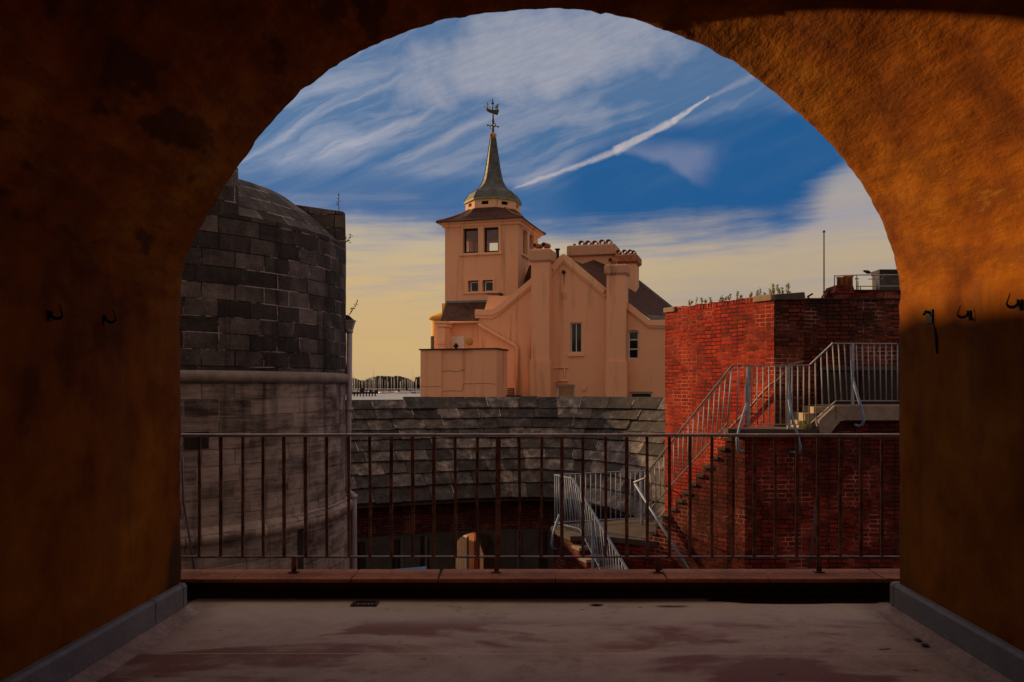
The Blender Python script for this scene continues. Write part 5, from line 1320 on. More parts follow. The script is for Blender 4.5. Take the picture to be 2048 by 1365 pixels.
# body behind
m = MB(); u0, u1 = HL(1001, OG), HL(1420, OG) + 1.0
zb_eave = H2(1300, 646, OG)[1]
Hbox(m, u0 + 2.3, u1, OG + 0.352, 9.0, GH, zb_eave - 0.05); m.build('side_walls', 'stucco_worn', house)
m = MB(); Hbox(m, HL(1100, OG) - 1.2, HL(1400, OG), OG + 0.6, OG + 0.75, GH, zb_eave); m.build('dark_interior', 'dark_room', house)
def band(name, pts, off, w, thick, mat, slope_dir=1, par_=house):
    """coping strip following a polyline, w px tall hanging below it"""
    P2 = [H2(a, b, off) for a, b in pts]; m = MB(); n = len(P2); lo = []
    for i in range(n):
        a = P2[max(i - 1, 0)]; b = P2[min(i + 1, n - 1)]; tx, tz = b[0] - a[0], b[1] - a[1]; l = math.hypot(tx, tz); nx_, nz_ = tz / l, -tx / l
        if nz_ > 0: nx_, nz_ = -nx_, -nz_
        # mitre
        lo.append((P2[i][0] + nx_ * w, P2[i][1] + nz_ * w))
    for i in range(n - 1):
        q = [P2[i], P2[i + 1], lo[i + 1], lo[i]]
        m.panel(q, [], HM(off), thick)
    return m.build(name, mat, par_)
cl = [(950, 619), (983, 620), (992, 615), (1063, 556)]
band('raking_coping', cl, OG - 0.14, 0.27, 0.60, 'stucco_trim'); band('coping_mould', [(a, b + 11) for a, b in cl], OG - 0.08, 0.16, 0.078, 'stucco_trim')
cg = [(1100, 534), (1121, 511), (1127, 508), (1133, 511), (1213, 578)]
band('gable_coping', cg, OG - 0.14, 0.27, 0.60, 'stucco_trim'); band('coping_mould', [(a, b + 12) for a, b in cg], OG - 0.08, 0.15, 0.078, 'stucco_trim')
cr_ = [(1253, 603), (1299, 640), (1420, 641)]
band('raking_coping', cr_, OG - 0.14, 0.26, 0.60, 'stucco_trim'); band('coping_mould', [(a, b + 10) for a, b in cr_], OG - 0.08, 0.13, 0.078, 'stucco_trim')
# parapet piece between roof and tower
Hpanel('parapet_return', [(963, 640), (977, 592.5), (1036, 592), (1036, 600), (985, 628)], OG + 0.4, 0.3, 'stucco_trim')
# roofs behind the gable
m = MB(); 
m.add([HP(1127, 512, OG + .36), HP(1213, 582, OG + .36), HP(1256, 607, OG + .36), HP(1301, 640, OG + .36), HP(1420, 640, OG + 0.36), HP(1420, 618, 3.5), HP(1346, 618, 3.5), HP(1278, 563, 3.5), HP(1210, 512, 3.5), HP(1165, 528, 1.0)], [(0, 1, 8, 9), (1, 2, 7, 8), (2, 3, 6, 7), (3, 4, 5, 6)])
m.build('main_roof', 'roof_tiles', house)
m = MB(); a = [HP(1278, 563, 3.45), HP(1346, 617, 3.45)]; m.bar(a[0], a[1], 0.30, 0.12, up=(0, 0, 1)); m.bar(HP(1278, 566, 3.3), HP(1342, 618, 3.3), 0.06, 0.16); m.build('lead_verge', 'lead', house)
Hpanel('lead_gutter', [(1290, 629), (1330, 633), (1400, 633), (1400, 638), (1301, 639)], OG + 0.5, 0.1, 'lead')
m = MB(); m.add([HP(1036, 592, 0.1), HP(1066, 560, 0.1), HP(1066, 528, 1.5), HP(1058, 532, 1.6), HP(1040, 585, 1.0)], [(0, 1, 2, 3, 4)]); m.add([HP(1060, 560, OG + .36), HP(1127, 512, OG + .36), HP(1165, 528, 1.0), HP(1100, 520, 2.5), HP(1060, 535, 2.0)], [(0, 1, 2, 3, 4)]); m.build('side_roof', 'roof_tiles', house)
# ---- chimneys
def cowl(px, py, off, par_, w=11.5, tilt=0.0, sc_=1.0):
    c = HP(px, py, off); r = w / 2 / FPX * c.y
    m = MB(); n = 14; A0 = Vector((ey.x, ey.y, 0.0)) if tilt == 0 else (Vector((ey.x, ey.y, 0)) * math.cos(tilt) + Vector((ex.x, ex.y, 0)) * math.sin(tilt))
    S = Vector((A0.y, -A0.x, 0)); vs = []
    for dd, rr2 in ((-0.24, r), (0.24, r), (0.24, r * 0.80), (-0.24, r * 0.80)):
        for k in range(n): a = 2 * math.pi * k / n; vs.append(c + A0 * dd + S * math.cos(a) * rr2 + Vector((0, 0, math.sin(a) * rr2 * 0.92)))
    fs = [(q * n + k, q * n + (k + 1) % n, ((q + 1) % 4) * n + (k + 1) % n, ((q + 1) % 4) * n + k) for q in range(4) for k in range(n)]
    m.add(vs, fs, smooth=False); zf = c.z - r * 0.8
    m.lathe((c.x, c.y, zf - 0.16), [(r * 0.72, 0), (r * 0.62, 0.05), (r * 0.6, 0.16)], 12)
    return m.build('chimney_cowl', 'terracotta', par_)
def chimney(px0, px1, off, depth, top, capb, shaft_bot, spx0, spx1, mat='stucco', capmat='stucco_worn', cowls=(), pots=(), cdep=0.14):
    u0, zt_ = H2(spx0, capb + 5, off); u1, zb2 = H2(spx1, shaft_bot, off)
    m = MB(); Hbox(m, u0, u1, off, off + depth, zb2, zt_ + 0.02); sh = m.build('chimney', mat, house)
    cu0, cz1 = H2(px0, top, off - cdep); cu1, cz0 = H2(px1, capb, off - cdep)
    m = MB(); ov = [(0.0, cz0), (0.0, cz1 - 0.04), (0.03, cz1), ]
    mid = (u0 + u1) / 2
    def rr3(g, z): return [H3(u0 - g, z, off - g), H3(u1 + g, z, off - g), H3(u1 + g, z, off + depth + g), H3(u0 - g, z, off + depth + g)]
    g = min((u0 - cu0), 0.32) if u0 > cu0 else 0.15
    g = max(g, 0.1)
    pf = [(0.004, zt_ - 0.02), (g * 0.35, zt_ + 0.02), (g * 0.45, cz0 - 0.02), (g, cz0 + 0.03), (g, cz1 - 0.05), (g - 0.05, cz1), (0.0, cz1 + 0.03)]
    vs = []
    for gg, z in pf: vs += rr3(gg, z)
    m.add(vs, [(4 * k + q, 4 * k + (q + 1) % 4, 4 * k + 4 + (q + 1) % 4, 4 * k + 4 + q) for k in range(len(pf) - 1) for q in range(4)] + [(4 * len(pf) - 4, 4 * len(pf) - 3, 4 * len(pf) - 2, 4 * len(pf) - 1)])
    bevel(m.build('chimney_cap', capmat, sh), 0.02)
    for c in cowls: cowl(c[0], c[1], off + depth * 0.5, sh, *c[2:])
    for px, y0_, y1_, w in pots:
        c = HP(px, y1_, off + depth * 0.5); r = w / 2 / FPX * c.y; h = (y1_ - y0_) / FPX * c.y; mm = MB(); mm.lathe((c.x, c.y, c.z - 0.05), [(r * 0.8, 0), (r * 0.75, h * 0.8), (r, h), (r * 0.7, h)], 12); mm.build('chimney_pot', 'terracotta', sh)
    return sh
c1 = chimney(1057, 1110, OG - 0.62, 0.95, 499, 520, 812, 1062.5, 1098.5, cowls=((1076, 492.5, 10, 0.5), (1092, 491.5, 11, 0.3)))
Hbx('chimney_breast', 1061, 1100.5, 721, 812, OG - 0.72, 0.72, 'stucco')
m = MB(); c = HP(1115, 500, 1.0); m.tube([HP(1115, 520, 1.0), c], 0.09, 10); m.lathe((c.x, c.y, c.z), [(0.14, 0), (0.14, 0.05)], 10); m.build('flue_pipe', 'black_iron', house)
c2 = chimney(1208, 1261, OG - 0.55, 0.85, 530, 546, 812, 1213, 1251, cowls=((1226, 522, 11, 0.4),))
Hbx('chimney_breast', 1211, 1253.5, 723, 812, OG - 0.65, 0.65, 'stucco')
c3 = chimney(1134, 1233, 2.2, 1.0, 492, 509, 600, 1143, 1224, cowls=((1164, 488, 11.5), (1177.5, 488, 11.5), (1191, 488, 11.5), (1205, 486, 11.5), (1218.5, 485.5, 11.5)), pots=((1149, 486.5, 492, 7),))
c4 = chimney(1229, 1282, 1.2, 1.3, 510, 523, 600, 1235, 1271, capmat='terracotta', cowls=((1238, 505.5, 9.5), (1250, 505, 9.5), (1261, 505, 9.5), (1268, 506, 8)))
# weathered moss on the near stack top
# ---- windows of the gable wall
g0 = HM(OG)
def winH(pts, sash=(), t=0.07, mat='white_paint', g='dark_glass', o=0.14):
    a, z0 = H2(pts[0][0], pts[0][1], OG); b, _ = H2(pts[1][0], pts[1][1], OG); z1 = H2(pts[2][0], pts[2][1], OG)[1]
    return frame_in(g0, a, b, z0, z1, o, t, mat, g, sash=sash), a, b, z0, z1
f_, a, b, z0, z1 = winH(w_tall, [('v', HL(1151.5, OG))], 0.05)
m = MB()
for k in range(7):
    u = HL(1153, OG) + 0.045 * k; m.tube([g0(u, z0 + 0.06, 0.22), g0(u + 0.01, z1 - 0.06, 0.22)], 0.028, 6)
m.build('curtain', 'curtain', f_)
Hbx('window_sill', 1136, 1167, 708, 713, OG - 0.08, 0.3, 'stucco_trim')
zq = [('h', H2(1266, 679.5, OG)[1]), ('h', H2(1266, 698.5, OG)[1])]
f_, a, b, z0, z1 = winH([w_arch[0], w_arch[1], (1277, 661)], zq, 0.075)
m = MB()
for k in range(14): fbox(m, g0, a + .07, b - .07, z0 + 0.09 + 0.095 * k, z0 + 0.15 + 0.095 * k, 0.20, 0.215)
m.build('blind', 'door_grey', f_)
f_, a, b, z0, z1 = winH(w_low, [], 0.09)
m = MB(); nb = 9
for k in range(nb):
    zz_ = z0 + 0.1 + (z1 - z0 - 0.2) * k / nb; fbox(m, g0, a + .08, b - .08, zz_ + .012, zz_ + (z1 - z0 - 0.2) / nb, 0.14 + 0.012, 0.155 + .01)
m.build('blind', 'blind', f_)
f_, a, b, z0, z1 = winH(w_low2, [], 0.09)
m = MB()
for k in range(9): fbox(m, g0, a + .08, b - .08, z0 + 0.12 + 0.07 * k, z0 + 0.16 + 0.07 * k, 0.14 + 0.04, 0.20)
m.build('blind', 'door_grey', f_)
# vent, knob with rust, small box, pipes
m = MB(); u0, zz0 = H2(1123, 597, OG); u1, zz1 = H2(1133, 583, OG)
for k in range(4): fbox(m, g0, u0, u1, zz0 + (zz1 - zz0) * k / 4, zz0 + (zz1 - zz0) * (k + 0.62) / 4, -0.035, -0.003)
m.build('air_vent', 'stucco_trim', house)
c = HP(1128, 545, OG); m = MB(); m.lathe(c, [(0.085, -0.16), (0.085, 0.0)], 12, axis=(ey.x, ey.y, 0)); m.build('overflow_pipe', 'black_iron', house)
Hpanel('rust_stain', [(1126.5, 548), (1129.5, 548), (1129, 565), (1128.4, 580), (1127, 560)], OG - 0.004, 0.003, 'terracotta')
Hbx('wall_box', 1164.5, 1171, 774, 781, OG - 0.08, 0.078, 'cream_paint', bev=0.01)
def hpipe(pts, r_, off, mat='stucco_trim', name='wall_pipe'):
    m = MB(); m.tube([HP(a, b, off) for a, b in pts], r_, 8); return m.build(name, mat, house)
hpipe([(1103.5, 690), (1103.5, 736), (1135.5, 736)], 0.032, OG - 0.05); hpipe([(1129, 737), (1129, 762), (1112, 763), (1106, 766), (1105, 773)], 0.032, OG - 0.05); hpipe([(1120, 762), (1135, 762)], 0.05, OG - 0.05)
hpipe([(957, 648), (966, 655), (1030, 691), (1034, 697), (1034, 810)], 0.075, OG - 0.12, name='downpipe')
hpipe([(1061, 596), (1061, 718)], 0.045, OG - 0.06); hpipe([(1020.5, 630), (1020.5, 690)], 0.02, OG - 0.03)
# ---- left annexe with tiled roof
OA = -1.45
Hpanel('annexe_wall', rect(868, 812, 956.8, 646), OA, 0.3, 'stucco')
m = MB(); m.add([HP(880.5, 643, OA - 0.18), HP(957, 642, OA - 0.18), HP(988, 604, -0.05), HP(892, 606, -0.05), HP(880.5, 645, OA - 0.18), HP(957, 644.5, OA - 0.18)], [(0, 1, 2, 3), (4, 5, 1, 0)])
m.add([HP(880.5, 643, OA - 0.18), HP(892, 606, -0.05), HP(886, 640, 2.2)], [(0, 1, 2)]); m.build('annexe_roof', 'roof_tiles', house)
m = MB(); m.tube([HP(880, 646, OA - 0.22), HP(958, 644.5, OA - 0.22)], 0.055, 8); m.build('gutter', 'stucco_trim', house)
Hbx('side_annexe_wall', 884, 892, 607, 812, 0.6, 3.2, 'stucco_yellow')
# moulded corner pier
m = MB(); po = OA - 0.9
for p0, p1, y0_, y1_ , g in ((869, 895, 643, 648, 0.10), (871, 893, 648, 654.5, 0.06), (874, 890, 654.5, 685, 0.0), (872, 892, 685, 689, 0.04), (875, 893, 689, 694, 0.0), (878, 893, 694, 812, 0.0)):
    u0, za = H2(p0, y1_, po); u1, zb2 = H2(p1, y0_, po); Hbox(m, u0, u1, po - g, OA - 0.002, za, zb2 - 0.001)
bevel(m.build('corner_pier', 'stucco_trim', house), 0.02)
# round bay at the far left
uB, zB1 = H2(884, 641, 1.0); cB = H3(uB, 0, 1.0); rB = 21.5 / FPX * 41.5
m = MB(); m.lathe((cB.x, cB.y, 0), [(rB, GH), (rB, zB1)], 28); m.build('round_bay', 'stucco_yellow', house)
m = MB(); m.lathe((cB.x, cB.y, zB1), [(rB + 0.04, 0), (rB + 0.14, 0.05), (rB + 0.14, 0.17), (rB + 0.04, 0.21), (rB * 0.5, 0.36), (0.02, 0.42)], 28); m.build('bay_cornice', 'stucco_yellow', house)
m = MB(); zA2 = Z(672, 41.5); 
for k in range(5):
    a0_ = R(150 + 14 * k); m.obox((cB.x + rB * math.cos(a0_ + R(40)), cB.y + rB * math.sin(a0_ + R(40)), (GH + zA2) / 2), (0.10 * -math.sin(a0_ + R(40)), 0.10 * math.cos(a0_ + R(40)), 0), (0.03 * math.cos(a0_ + R(40)), 0.03 * math.sin(a0_ + R(40)), 0), (0, 0, (zA2 - GH) / 2))
m.build('bay_window', 'dark_glass', house)
# door with diamond light, round lamp
dr_ = Hbx('door', 893, 928, 672, 812, OA - 0.06, 0.058, 'white_paint', bev=0.01)
m = MB(); m.panel([H2(912, 685.5, OA - 0.07), H2(917.5, 692.5, OA - 0.07), H2(912, 699.5, OA - 0.07), H2(906.5, 692.5, OA - 0.07)], [], HM(OA - 0.07), 0.009); m.build('diamond_light', 'dark_glass', dr_)
for pxl in (899, 904): 
    m = MB(); Hbox(m, HL(pxl, OA - .07), HL(pxl + .5, OA - .07), OA - 0.075, OA - 0.061, GH, H2(900, 675, OA - .07)[1]); m.build('door_groove', 'cream_paint', dr_)
c = HP(939, 684, OA); m = MB(); m.lathe(c, [(0.12, -0.12), (0.155, -0.10), (0.165, -0.04), (0.165, 0.0)], 24, axis=(ey.x, ey.y, 0)); m.build('round_lamp', 'yellow_lamp', house)
# ---- terrace and low wall in front
m = MB(); ter = [HP(841, 800, -5.0), HP(841, 800, -5.2)]
A5 = H3(HL(842, -5.0), 0, -5.0)
m.prism([(A5.x, A5.y - 0.0), (A5.x + 5, A5.y - 2.5), (16, 31), (26, 33), (26, 60), (-3, 60), (A5.x - 0.3, 44)], GZ - .3, GH)
tag(m.build('terrace', 'court_paving'), kind='structure')
lw = thing('terrace_wall', tuple(H3(HL(918, -5), GH, -5)), 'pink rendered low wall with dark coping standing before the house', 'wall')
o5 = -5.0
m = MB(); zt5 = H2(918, 700, o5)[1]
u = [HL(p, o5) for p in (841, 883, 945, 993.5)]
Hbox(m, u[0], u[1], o5, o5 + 0.5, GH - .1, zt5); Hbox(m, u[1], u[2], o5 + 0.06, o5 + 0.5, GH - .1, zt5); Hbox(m, u[2], u[3], o5, o5 + 0.5, GH - .1, zt5 + 0.0)
Hbox(m, u[3] - 0.35, u[3], o5 + 0.501, o5 + 1.6, GH - .1, zt5); m.build('wall', 'stucco_worn' if False else 'stucco', lw)
m = MB(); Hbox(m, u[0] - 0.06, u[3] + 0.06, o5 - 0.06, o5 + 0.56, zt5 + 0.001, zt5 + 0.06); Hbox(m, u[3] - .4, u[3] + .05, o5 + .5601, o5 + 1.65, zt5 + 0.001, zt5 + 0.06); m.build('coping', 'bitumen', lw)
m = MB(); h5 = lambda px, py: HP(px, py, o5 + 0.052)
for l in (((884, 743), (898, 742), (912, 744), (930, 740)), ((884, 783), (905, 782), (924, 783), (927, 768), (944, 768))): m.tube([h5(*p) for p in l], 0.008, 4)
m.tube([HP(946, 768, o5 - 0.002), HP(970, 767, o5 - 0.002), HP(992, 769, o5 - 0.002)], 0.008, 4); m.tube([HP(842, 773, o5 - 0.002), HP(862, 774, o5 - 0.002), HP(882, 773, o5 - 0.002)], 0.007, 4); m.build('cracks', 'bitumen', lw)
# bench
bn = thing('bench', tuple(HP(1010, 800, -3.6)), 'dark slatted wooden bench seen end on beside the low pink wall', 'bench')
ob = -3.6; zb5 = GH
uA, uB2 = HL(1003, ob), HL(1025, ob)
def Bp(px, py, o): u_, z_ = H2(px, py, ob); return H3(u_, z_, o)
m = MB()
for k in range(5): fbox(m, lambda u_, z_, o: H3(u_, z_, o), HL(1002, ob), HL(1010, ob), H2(1003, 795, ob)[1] + 0.0 + 0.088 * k, H2(1003, 795, ob)[1] + 0.07 + 0.088 * k, ob - 0.05, ob + 1.5)
m.build('backrest', 'wood', bn)
m = MB()
for k in range(4): a = HL(1008 + 4 * k, ob); m.hexa([H3(a, zb5 + 0.42, ob - .05), H3(a + 0.085, zb5 + 0.42, ob - .05), H3(a + 0.085, zb5 + 0.42, ob + 1.5), H3(a, zb5 + 0.42, ob + 1.5)], [H3(a, zb5 + 0.45, ob - .05), H3(a + 0.085, zb5 + 0.45, ob - .05), H3(a + 0.085, zb5 + 0.45, ob + 1.5), H3(a, zb5 + 0.45, ob + 1.5)])
m.build('seat', 'wood', bn)
for o in (ob, ob + 1.4):
    for l in ([(1009, 778), (1011, 795), (1008, 812)], [(1010, 795), (1026, 793)], [(1022, 794), (1024, 812)]):
        m = MB(); m.tube([Bp(a, b, o) for a, b in l], 0.03, 6); m.build('leg', 'black_iron', bn)

# ------------------------------------------------------------------ brick building on the far right
bb = thing('brick_building', (14, 32, GZ), 'distant red brick building with a parapet, squat chimney and rooftop guard rail', 'building')
YB = 30.0
def Bx(name, px0, px1, py0, py1, Y0, dep, mat, par_=bb, mb_=None):
    m = MB(); m.box(X(px0, Y0), X(px1, Y0), Y0, Y0 + dep, Z(py1, Y0) if py1 else GZ, Z(py0, Y0)); return m.build(name, mat, par_)
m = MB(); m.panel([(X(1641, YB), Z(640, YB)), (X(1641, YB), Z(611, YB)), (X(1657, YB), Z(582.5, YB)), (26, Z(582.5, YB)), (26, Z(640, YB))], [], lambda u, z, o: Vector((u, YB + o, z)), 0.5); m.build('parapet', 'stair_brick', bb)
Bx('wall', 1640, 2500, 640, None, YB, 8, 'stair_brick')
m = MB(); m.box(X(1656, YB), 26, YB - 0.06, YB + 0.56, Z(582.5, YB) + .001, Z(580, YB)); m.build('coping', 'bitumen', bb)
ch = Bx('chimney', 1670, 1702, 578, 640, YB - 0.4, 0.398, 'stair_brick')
m = MB(); Yc = YB - 0.45
m.hexa([(X(1668, Yc), Yc, Z(586, Yc)), (X(1711, Yc), Yc, Z(586, Yc)), (X(1711, Yc), Yc + 1, Z(586, Yc)), (X(1668, Yc), Yc + 1, Z(586, Yc))], [(X(1671, Yc), Yc, Z(571, Yc)), (X(1706, Yc), Yc, Z(571, Yc)), (X(1706, Yc), Yc + 1, Z(571, Yc)), (X(1671, Yc), Yc + 1, Z(571, Yc))]); m.build('chimney_cap', 'stair_brick', ch)
for px, w in ((1677, 8), (1684, 9), (1692, 10), (1701, 11)):
    Yq = Yc + 0.35 + (0.3 if px in (1677, 1701) else 0); r_ = w / 2 / FPX * Yq; z0 = Z(571, Yq); h = Z(550.5 if px > 1688 else 553, Yq) - z0; m = MB(); m.lathe((X(px, Yq), Yq, z0 - .03), [(r_ * .85, 0), (r_ * .8, h * 0.85), (r_ * 1.08, h * 0.88), (r_ * 1.08, h), (r_ * 0.7, h)], 12); m.build('chimney_pot', 'terracotta', ch)
gr_ = thing('roof_guard_rail', (X(1735, YB + .3), YB + 0.3, Z(582, YB)), 'thin grey guard rail on the distant brick building roof', 'guard rail')
Yg = YB + 0.3
m = MB(); m.tube([(X(1669, Yg), Yg, Z(552.5, Yg)), (X(1712, Yg), Yg, Z(550.5, Yg)), (24, Yg, Z(547, Yg))], 0.022, 6); m.tube([(X(1712, Yg), Yg, Z(573, Yg)), (24, Yg, Z(571, Yg))], 0.02, 6); m.build('rails', 'galvanised', gr_)
for px in (1669, 1713, 1716, 1721, 1753, 1757):
    top = 551 if px in (1669, 1713, 1753) else (573 if px == 1721 else 562)
    m = MB(); m.tube([(X(px, Yg), Yg, Z(581, Yg)), (X(px, Yg), Yg, Z(top, Yg))], 0.022, 6)
    if px == 1713: m.tube([(X(1710.5, Yg), Yg, Z(558, Yg)), (X(1717, Yg), Yg, Z(558, Yg))], 0.03, 6)
    m.build('post', 'galvanised', gr_)
en = thing('roof_hut', (X(1785, YB + 2), YB + 2, Z(582, YB)), 'dark boxy stair hut on the brick building roof beside the vault edge', 'hut')
Ye = YB + 2; m = MB(); m.box(X(1759, Ye), X(1900, Ye), Ye, Ye + 0.7, Z(584, Ye), Z(548, Ye)); m.build('wall', 'dark_concrete', en)
m = MB(); m.box(X(1758, Ye), X(1902, Ye), Ye - 0.05, Ye + 0.76, Z(548, Ye) + .001, Z(539.5, Ye)); m.build('roof', 'bitumen', en)
an = thing('tv_antenna', (X(1754, Yg + .5), Yg + 0.5, Z(575, Yg)), 'rooftop television aerial pointing left in front of the dark hut', 'antenna')
Ya = Yg + 0.5; m = MB(); m.tube([(X(1755, Ya), Ya, Z(581, Ya)), (X(1755, Ya), Ya, Z(556, Ya))], 0.02, 6); m.build('mast', 'galvanised', an)
m = MB(); m.tube([(X(1737, Ya), Ya, Z(558.5, Ya)), (X(1766, Ya), Ya, Z(558, Ya))], 0.012, 5)
for k in range(9): x = X(1738 + 2.6 * k, Ya); m.tube([(x, Ya - 0.12, Z(558.5, Ya)), (x, Ya + 0.12, Z(558.5, Ya))], 0.007, 4)
m.build('boom', 'galvanised', an)
m = MB()
for k in range(6):
    for s_ in (-1, 1): x0 = X(1763 + k * 0.7, Ya); z0 = Z(558.3 + s_ * (2 + 1.6 * k), Ya); m.tube([(x0, Ya - 0.1, z0), (x0 + 0.10, Ya + 0.15, z0 + 0.03 * s_)], 0.01, 4)
m.build('reflector', 'galvanised', an)
# pigeon on the rail
pb = Vector((X(1732, Yg), Yg, Z(547.5, Yg))); m = MB()
m.lathe(pb + Vector((0.07, 0, 0.055)), [(0.004, -0.20), (0.028, -0.16), (0.05, -0.09), (0.066, -0.02), (0.064, 0.04), (0.042, 0.08), (0.02, 0.12), (0.012, 0.17)], 12, axis=(0.93, 0, -0.28))
m.lathe(pb + Vector((-0.065, 0, 0.10)), [(0.003, -0.036), (0.026, -0.022), (0.033, 0.0), (0.026, 0.022), (0.003, 0.036)], 12)
m.tube([pb + Vector((-0.09, 0, 0.10)), pb + Vector((-0.125, 0, 0.095))], [0.01, 0.002], 6); m.tube([pb + Vector((-0.045, 0, 0.055)), pb + Vector((-0.062, 0, 0.095))], [0.04, 0.026], 8)
for s_ in (-1, 1): m.tube([pb + Vector((0.03, 0.02 * s_, 0.03)), pb + Vector((0.03, 0.02 * s_, -0.01))], 0.006, 4)
tag(m.build('bird', 'dark_room'), 'dark bird perched on the rooftop guard rail', 'bird')
fp = thing('flagpole', (X(1648, 28), 28.0, GZ), 'bare slender flagpole rising left of the distant brick chimney', 'flagpole')
m = MB(); m.tube([(X(1648, 28), 28, GZ), (X(1648, 28), 28, Z(466, 28))], [0.05, 0.022], 8); m.build('pole', 'dark_concrete', fp)
m = MB(); m.lathe((X(1648, 28), 28, Z(466, 28)), [(0.02, 0), (0.045, 0.02), (0.045, 0.06), (0.01, 0.09)], 10); m.build('finial', 'dark_concrete', fp)
wl_ = thing('wall_lamp', (X(1616, 15.2), 15.2, Z(600, 15.2)), 'small angled lamp bracket sticking up behind the brick wall top', 'lamp')
m = MB(); m.tube([P(1616, 602, 15.2), P(1617, 594, 15.2)], 0.02, 6); m.build('bracket', 'bitumen', wl_)
m = MB(); m.bar(P(1615, 594, 15.2), P(1625, 588, 15.2), 0.06, 0.03); m.build('head', 'bitumen', wl_)

# ------------------------------------------------------------------ unseen wall added left of the tower to keep sun off the floor
cw = thing('sun_block_wall', (-10, 10, GZ), 'high dark stone wall added out of view between round tower and vault to block the sun', 'wall')
m = MB(); m.prism([(-7.45, VY + 0.01), (-8.4, VY + 0.01), (-13.5, 14.0), (-11.2, 15.2)], GZ - .2, 4.75); m.build('wall', 'tower_stone', cw)
m = MB(); m.prism([(-7.40, VY + 0.012), (-8.45, VY + 0.012), (-13.6, 14.05), (-11.1, 15.25)], 4.751, 4.9); m.build('coping', 'dark_concrete', cw)

# ------------------------------------------------------------------ harbour: jetty, boats, shore, trees
rf = random.Random(21)
SEA = -5.5
m = MB(); vs = []; nx = 90
for k in range(nx + 1):
    x = -700 + 1500 * k / nx; vs += [(x, 905 + 10 * math.sin(k), SEA - 0.3), (x, 925 + 8 * math.sin(k * 1.7), SEA + 1.5), (x, 1100, SEA + 6), (x, 1700, SEA + 4)]
m.add(vs, [(4 * k + q, 4 * k + 4 + q, 4 * k + 5 + q, 4 * k + 1 + q) for k in range(nx) for q in range(3)]); tag(m.build('shore', 'shore'), kind='structure')
bm = bmesh.new()
def hill(x):
    px = CX + x / 950 * FPX
    return 10.5 + 5.0 * max(0, 1 - ((px - 772) / 38) ** 2) * 1.0 + (2.5 if px < 704 else 0) + (4 if px > 836 else 0) - (1.2 if 808 < px < 836 else 0)
for k in range(560):
    x = rf.uniform(-330, -40) if k < 430 else rf.uniform(-680, 780); y = rf.uniform(930, 1010); h = hill(x) * (1.0 if y < 990 else 1.08) + rf.uniform(-1.6, 0.8)
    r_ = rf.uniform(3.0, 5.5); ret = bmesh.ops.create_icosphere(bm, subdivisions=2, radius=1.0)
    cz = SEA + 2 + h - r_ * 0.8 + 6.5 * 0
    for v in ret['verts']:
        d = 1 + 0.35 * noise.noise(v.co * 2.1 + Vector((k, 0, 0))) + 0.16 * noise.noise(v.co * 6 + Vector((0, k, 0)))
        v.co = Vector((x + v.co.x * r_ * d, y + v.co.y * r_ * d, cz + v.co.z * r_ * d * (2.2 if v.co.z < 0 else 0.9)))
prev = None
for k in range(260):
    x = -340 + k * 1.25; hz = SEA + 2 + hill(x) - 1.2 + 1.4 * noise.noise(Vector((x * 0.22, 0, 0))) + 0.8 * noise.noise(Vector((x * 0.9, 3, 0)))
    cur = [bm.verts.new((x, 962, SEA)), bm.verts.new((x, 962, hz)), bm.verts.new((x, 985, hz + 0.6)), bm.verts.new((x, 1000, SEA))]
    if prev:
        for q in range(3): bm.faces.new((prev[q], cur[q], cur[q + 1], prev[q + 1]))
    prev = cur
me = bpy.data.meshes.new('treeline'); bm.to_mesh(me); bm.free(); me.materials.append(MATS['far_trees']); o = bpy.data.objects.new('treeline', me); COL.objects.link(o)
tag(o, 'dark line of far trees beyond the marina masts', 'trees', kind='stuff')
# leafy fuzz so the skyline is not smooth
m = MB()
for k in range(2600):
    x = rf.uniform(-330, -40); y = 930; h = SEA + 2 + hill(x) + rf.uniform(-5, 0.9); s_ = rf.uniform(0.5, 1.2)
    a = rf.uniform(0, 3.1); m.add([(x - s_ * math.cos(a), y + rf.uniform(-3, 3), h - s_ * math.sin(a)), (x + s_, y, h - s_ * 0.5), (x + s_ * math.cos(a) * 0.4, y + 1, h + s_)], [(0, 1, 2)])
lf = m.build('far_foliage', 'far_trees'); tag(lf, 'ragged leafy skyline of the far wooded shore', 'trees', kind='stuff')
qb = thing('harbour_shed', (-165, 860, SEA), 'long low dark harbour shed with a pale roof edge behind the boats', 'building')
m = MB(); m.box(-330, -146, 860, 866, SEA - .3, SEA + 3.2); m.box(-140, -40, 858, 864, SEA - .3, SEA + 3.0); m.build('wall', 'tar_timber', qb)
m = MB(); m.box(-332, -145, 858.8, 867, SEA + 3.21, SEA + 3.85); m.box(-141, -38, 856.8, 865, SEA + 3.01, SEA + 3.75); m.build('roof', 'hull_white', qb)
jt = thing('timber_jetty', (-118, 540, SEA), 'dark tarred timber jetty on the pale water in front of the marina', 'jetty')
Yj = 540
m = MB(); m.box(-160, X(753, Yj), Yj, Yj + 6, SEA + 1.5, SEA + 2.7); m.box(X(720, Yj), X(726, Yj), Yj + 1, Yj + 5, SEA + 2.7, SEA + 5.6); m.box(X(738, Yj), X(741, Yj), Yj + 1, Yj + 4, SEA + 2.7, SEA + 4.2); m.box(X(748, Yj), X(754, Yj), Yj + 1, Yj + 5, SEA + 2.7, SEA + 3.8); m.build('deck', 'tar_timber', jt)
for k in range(24):
    x = -158 + k * 2.05 * (X(753, Yj) + 158) / 48; m = MB(); m.tube([(x, Yj + 0.4, SEA - 1), (x, Yj + 0.4, SEA + 2.9 + rf.uniform(0, 0.6))], 0.45, 6); m.build('pile', 'tar_timber', jt)
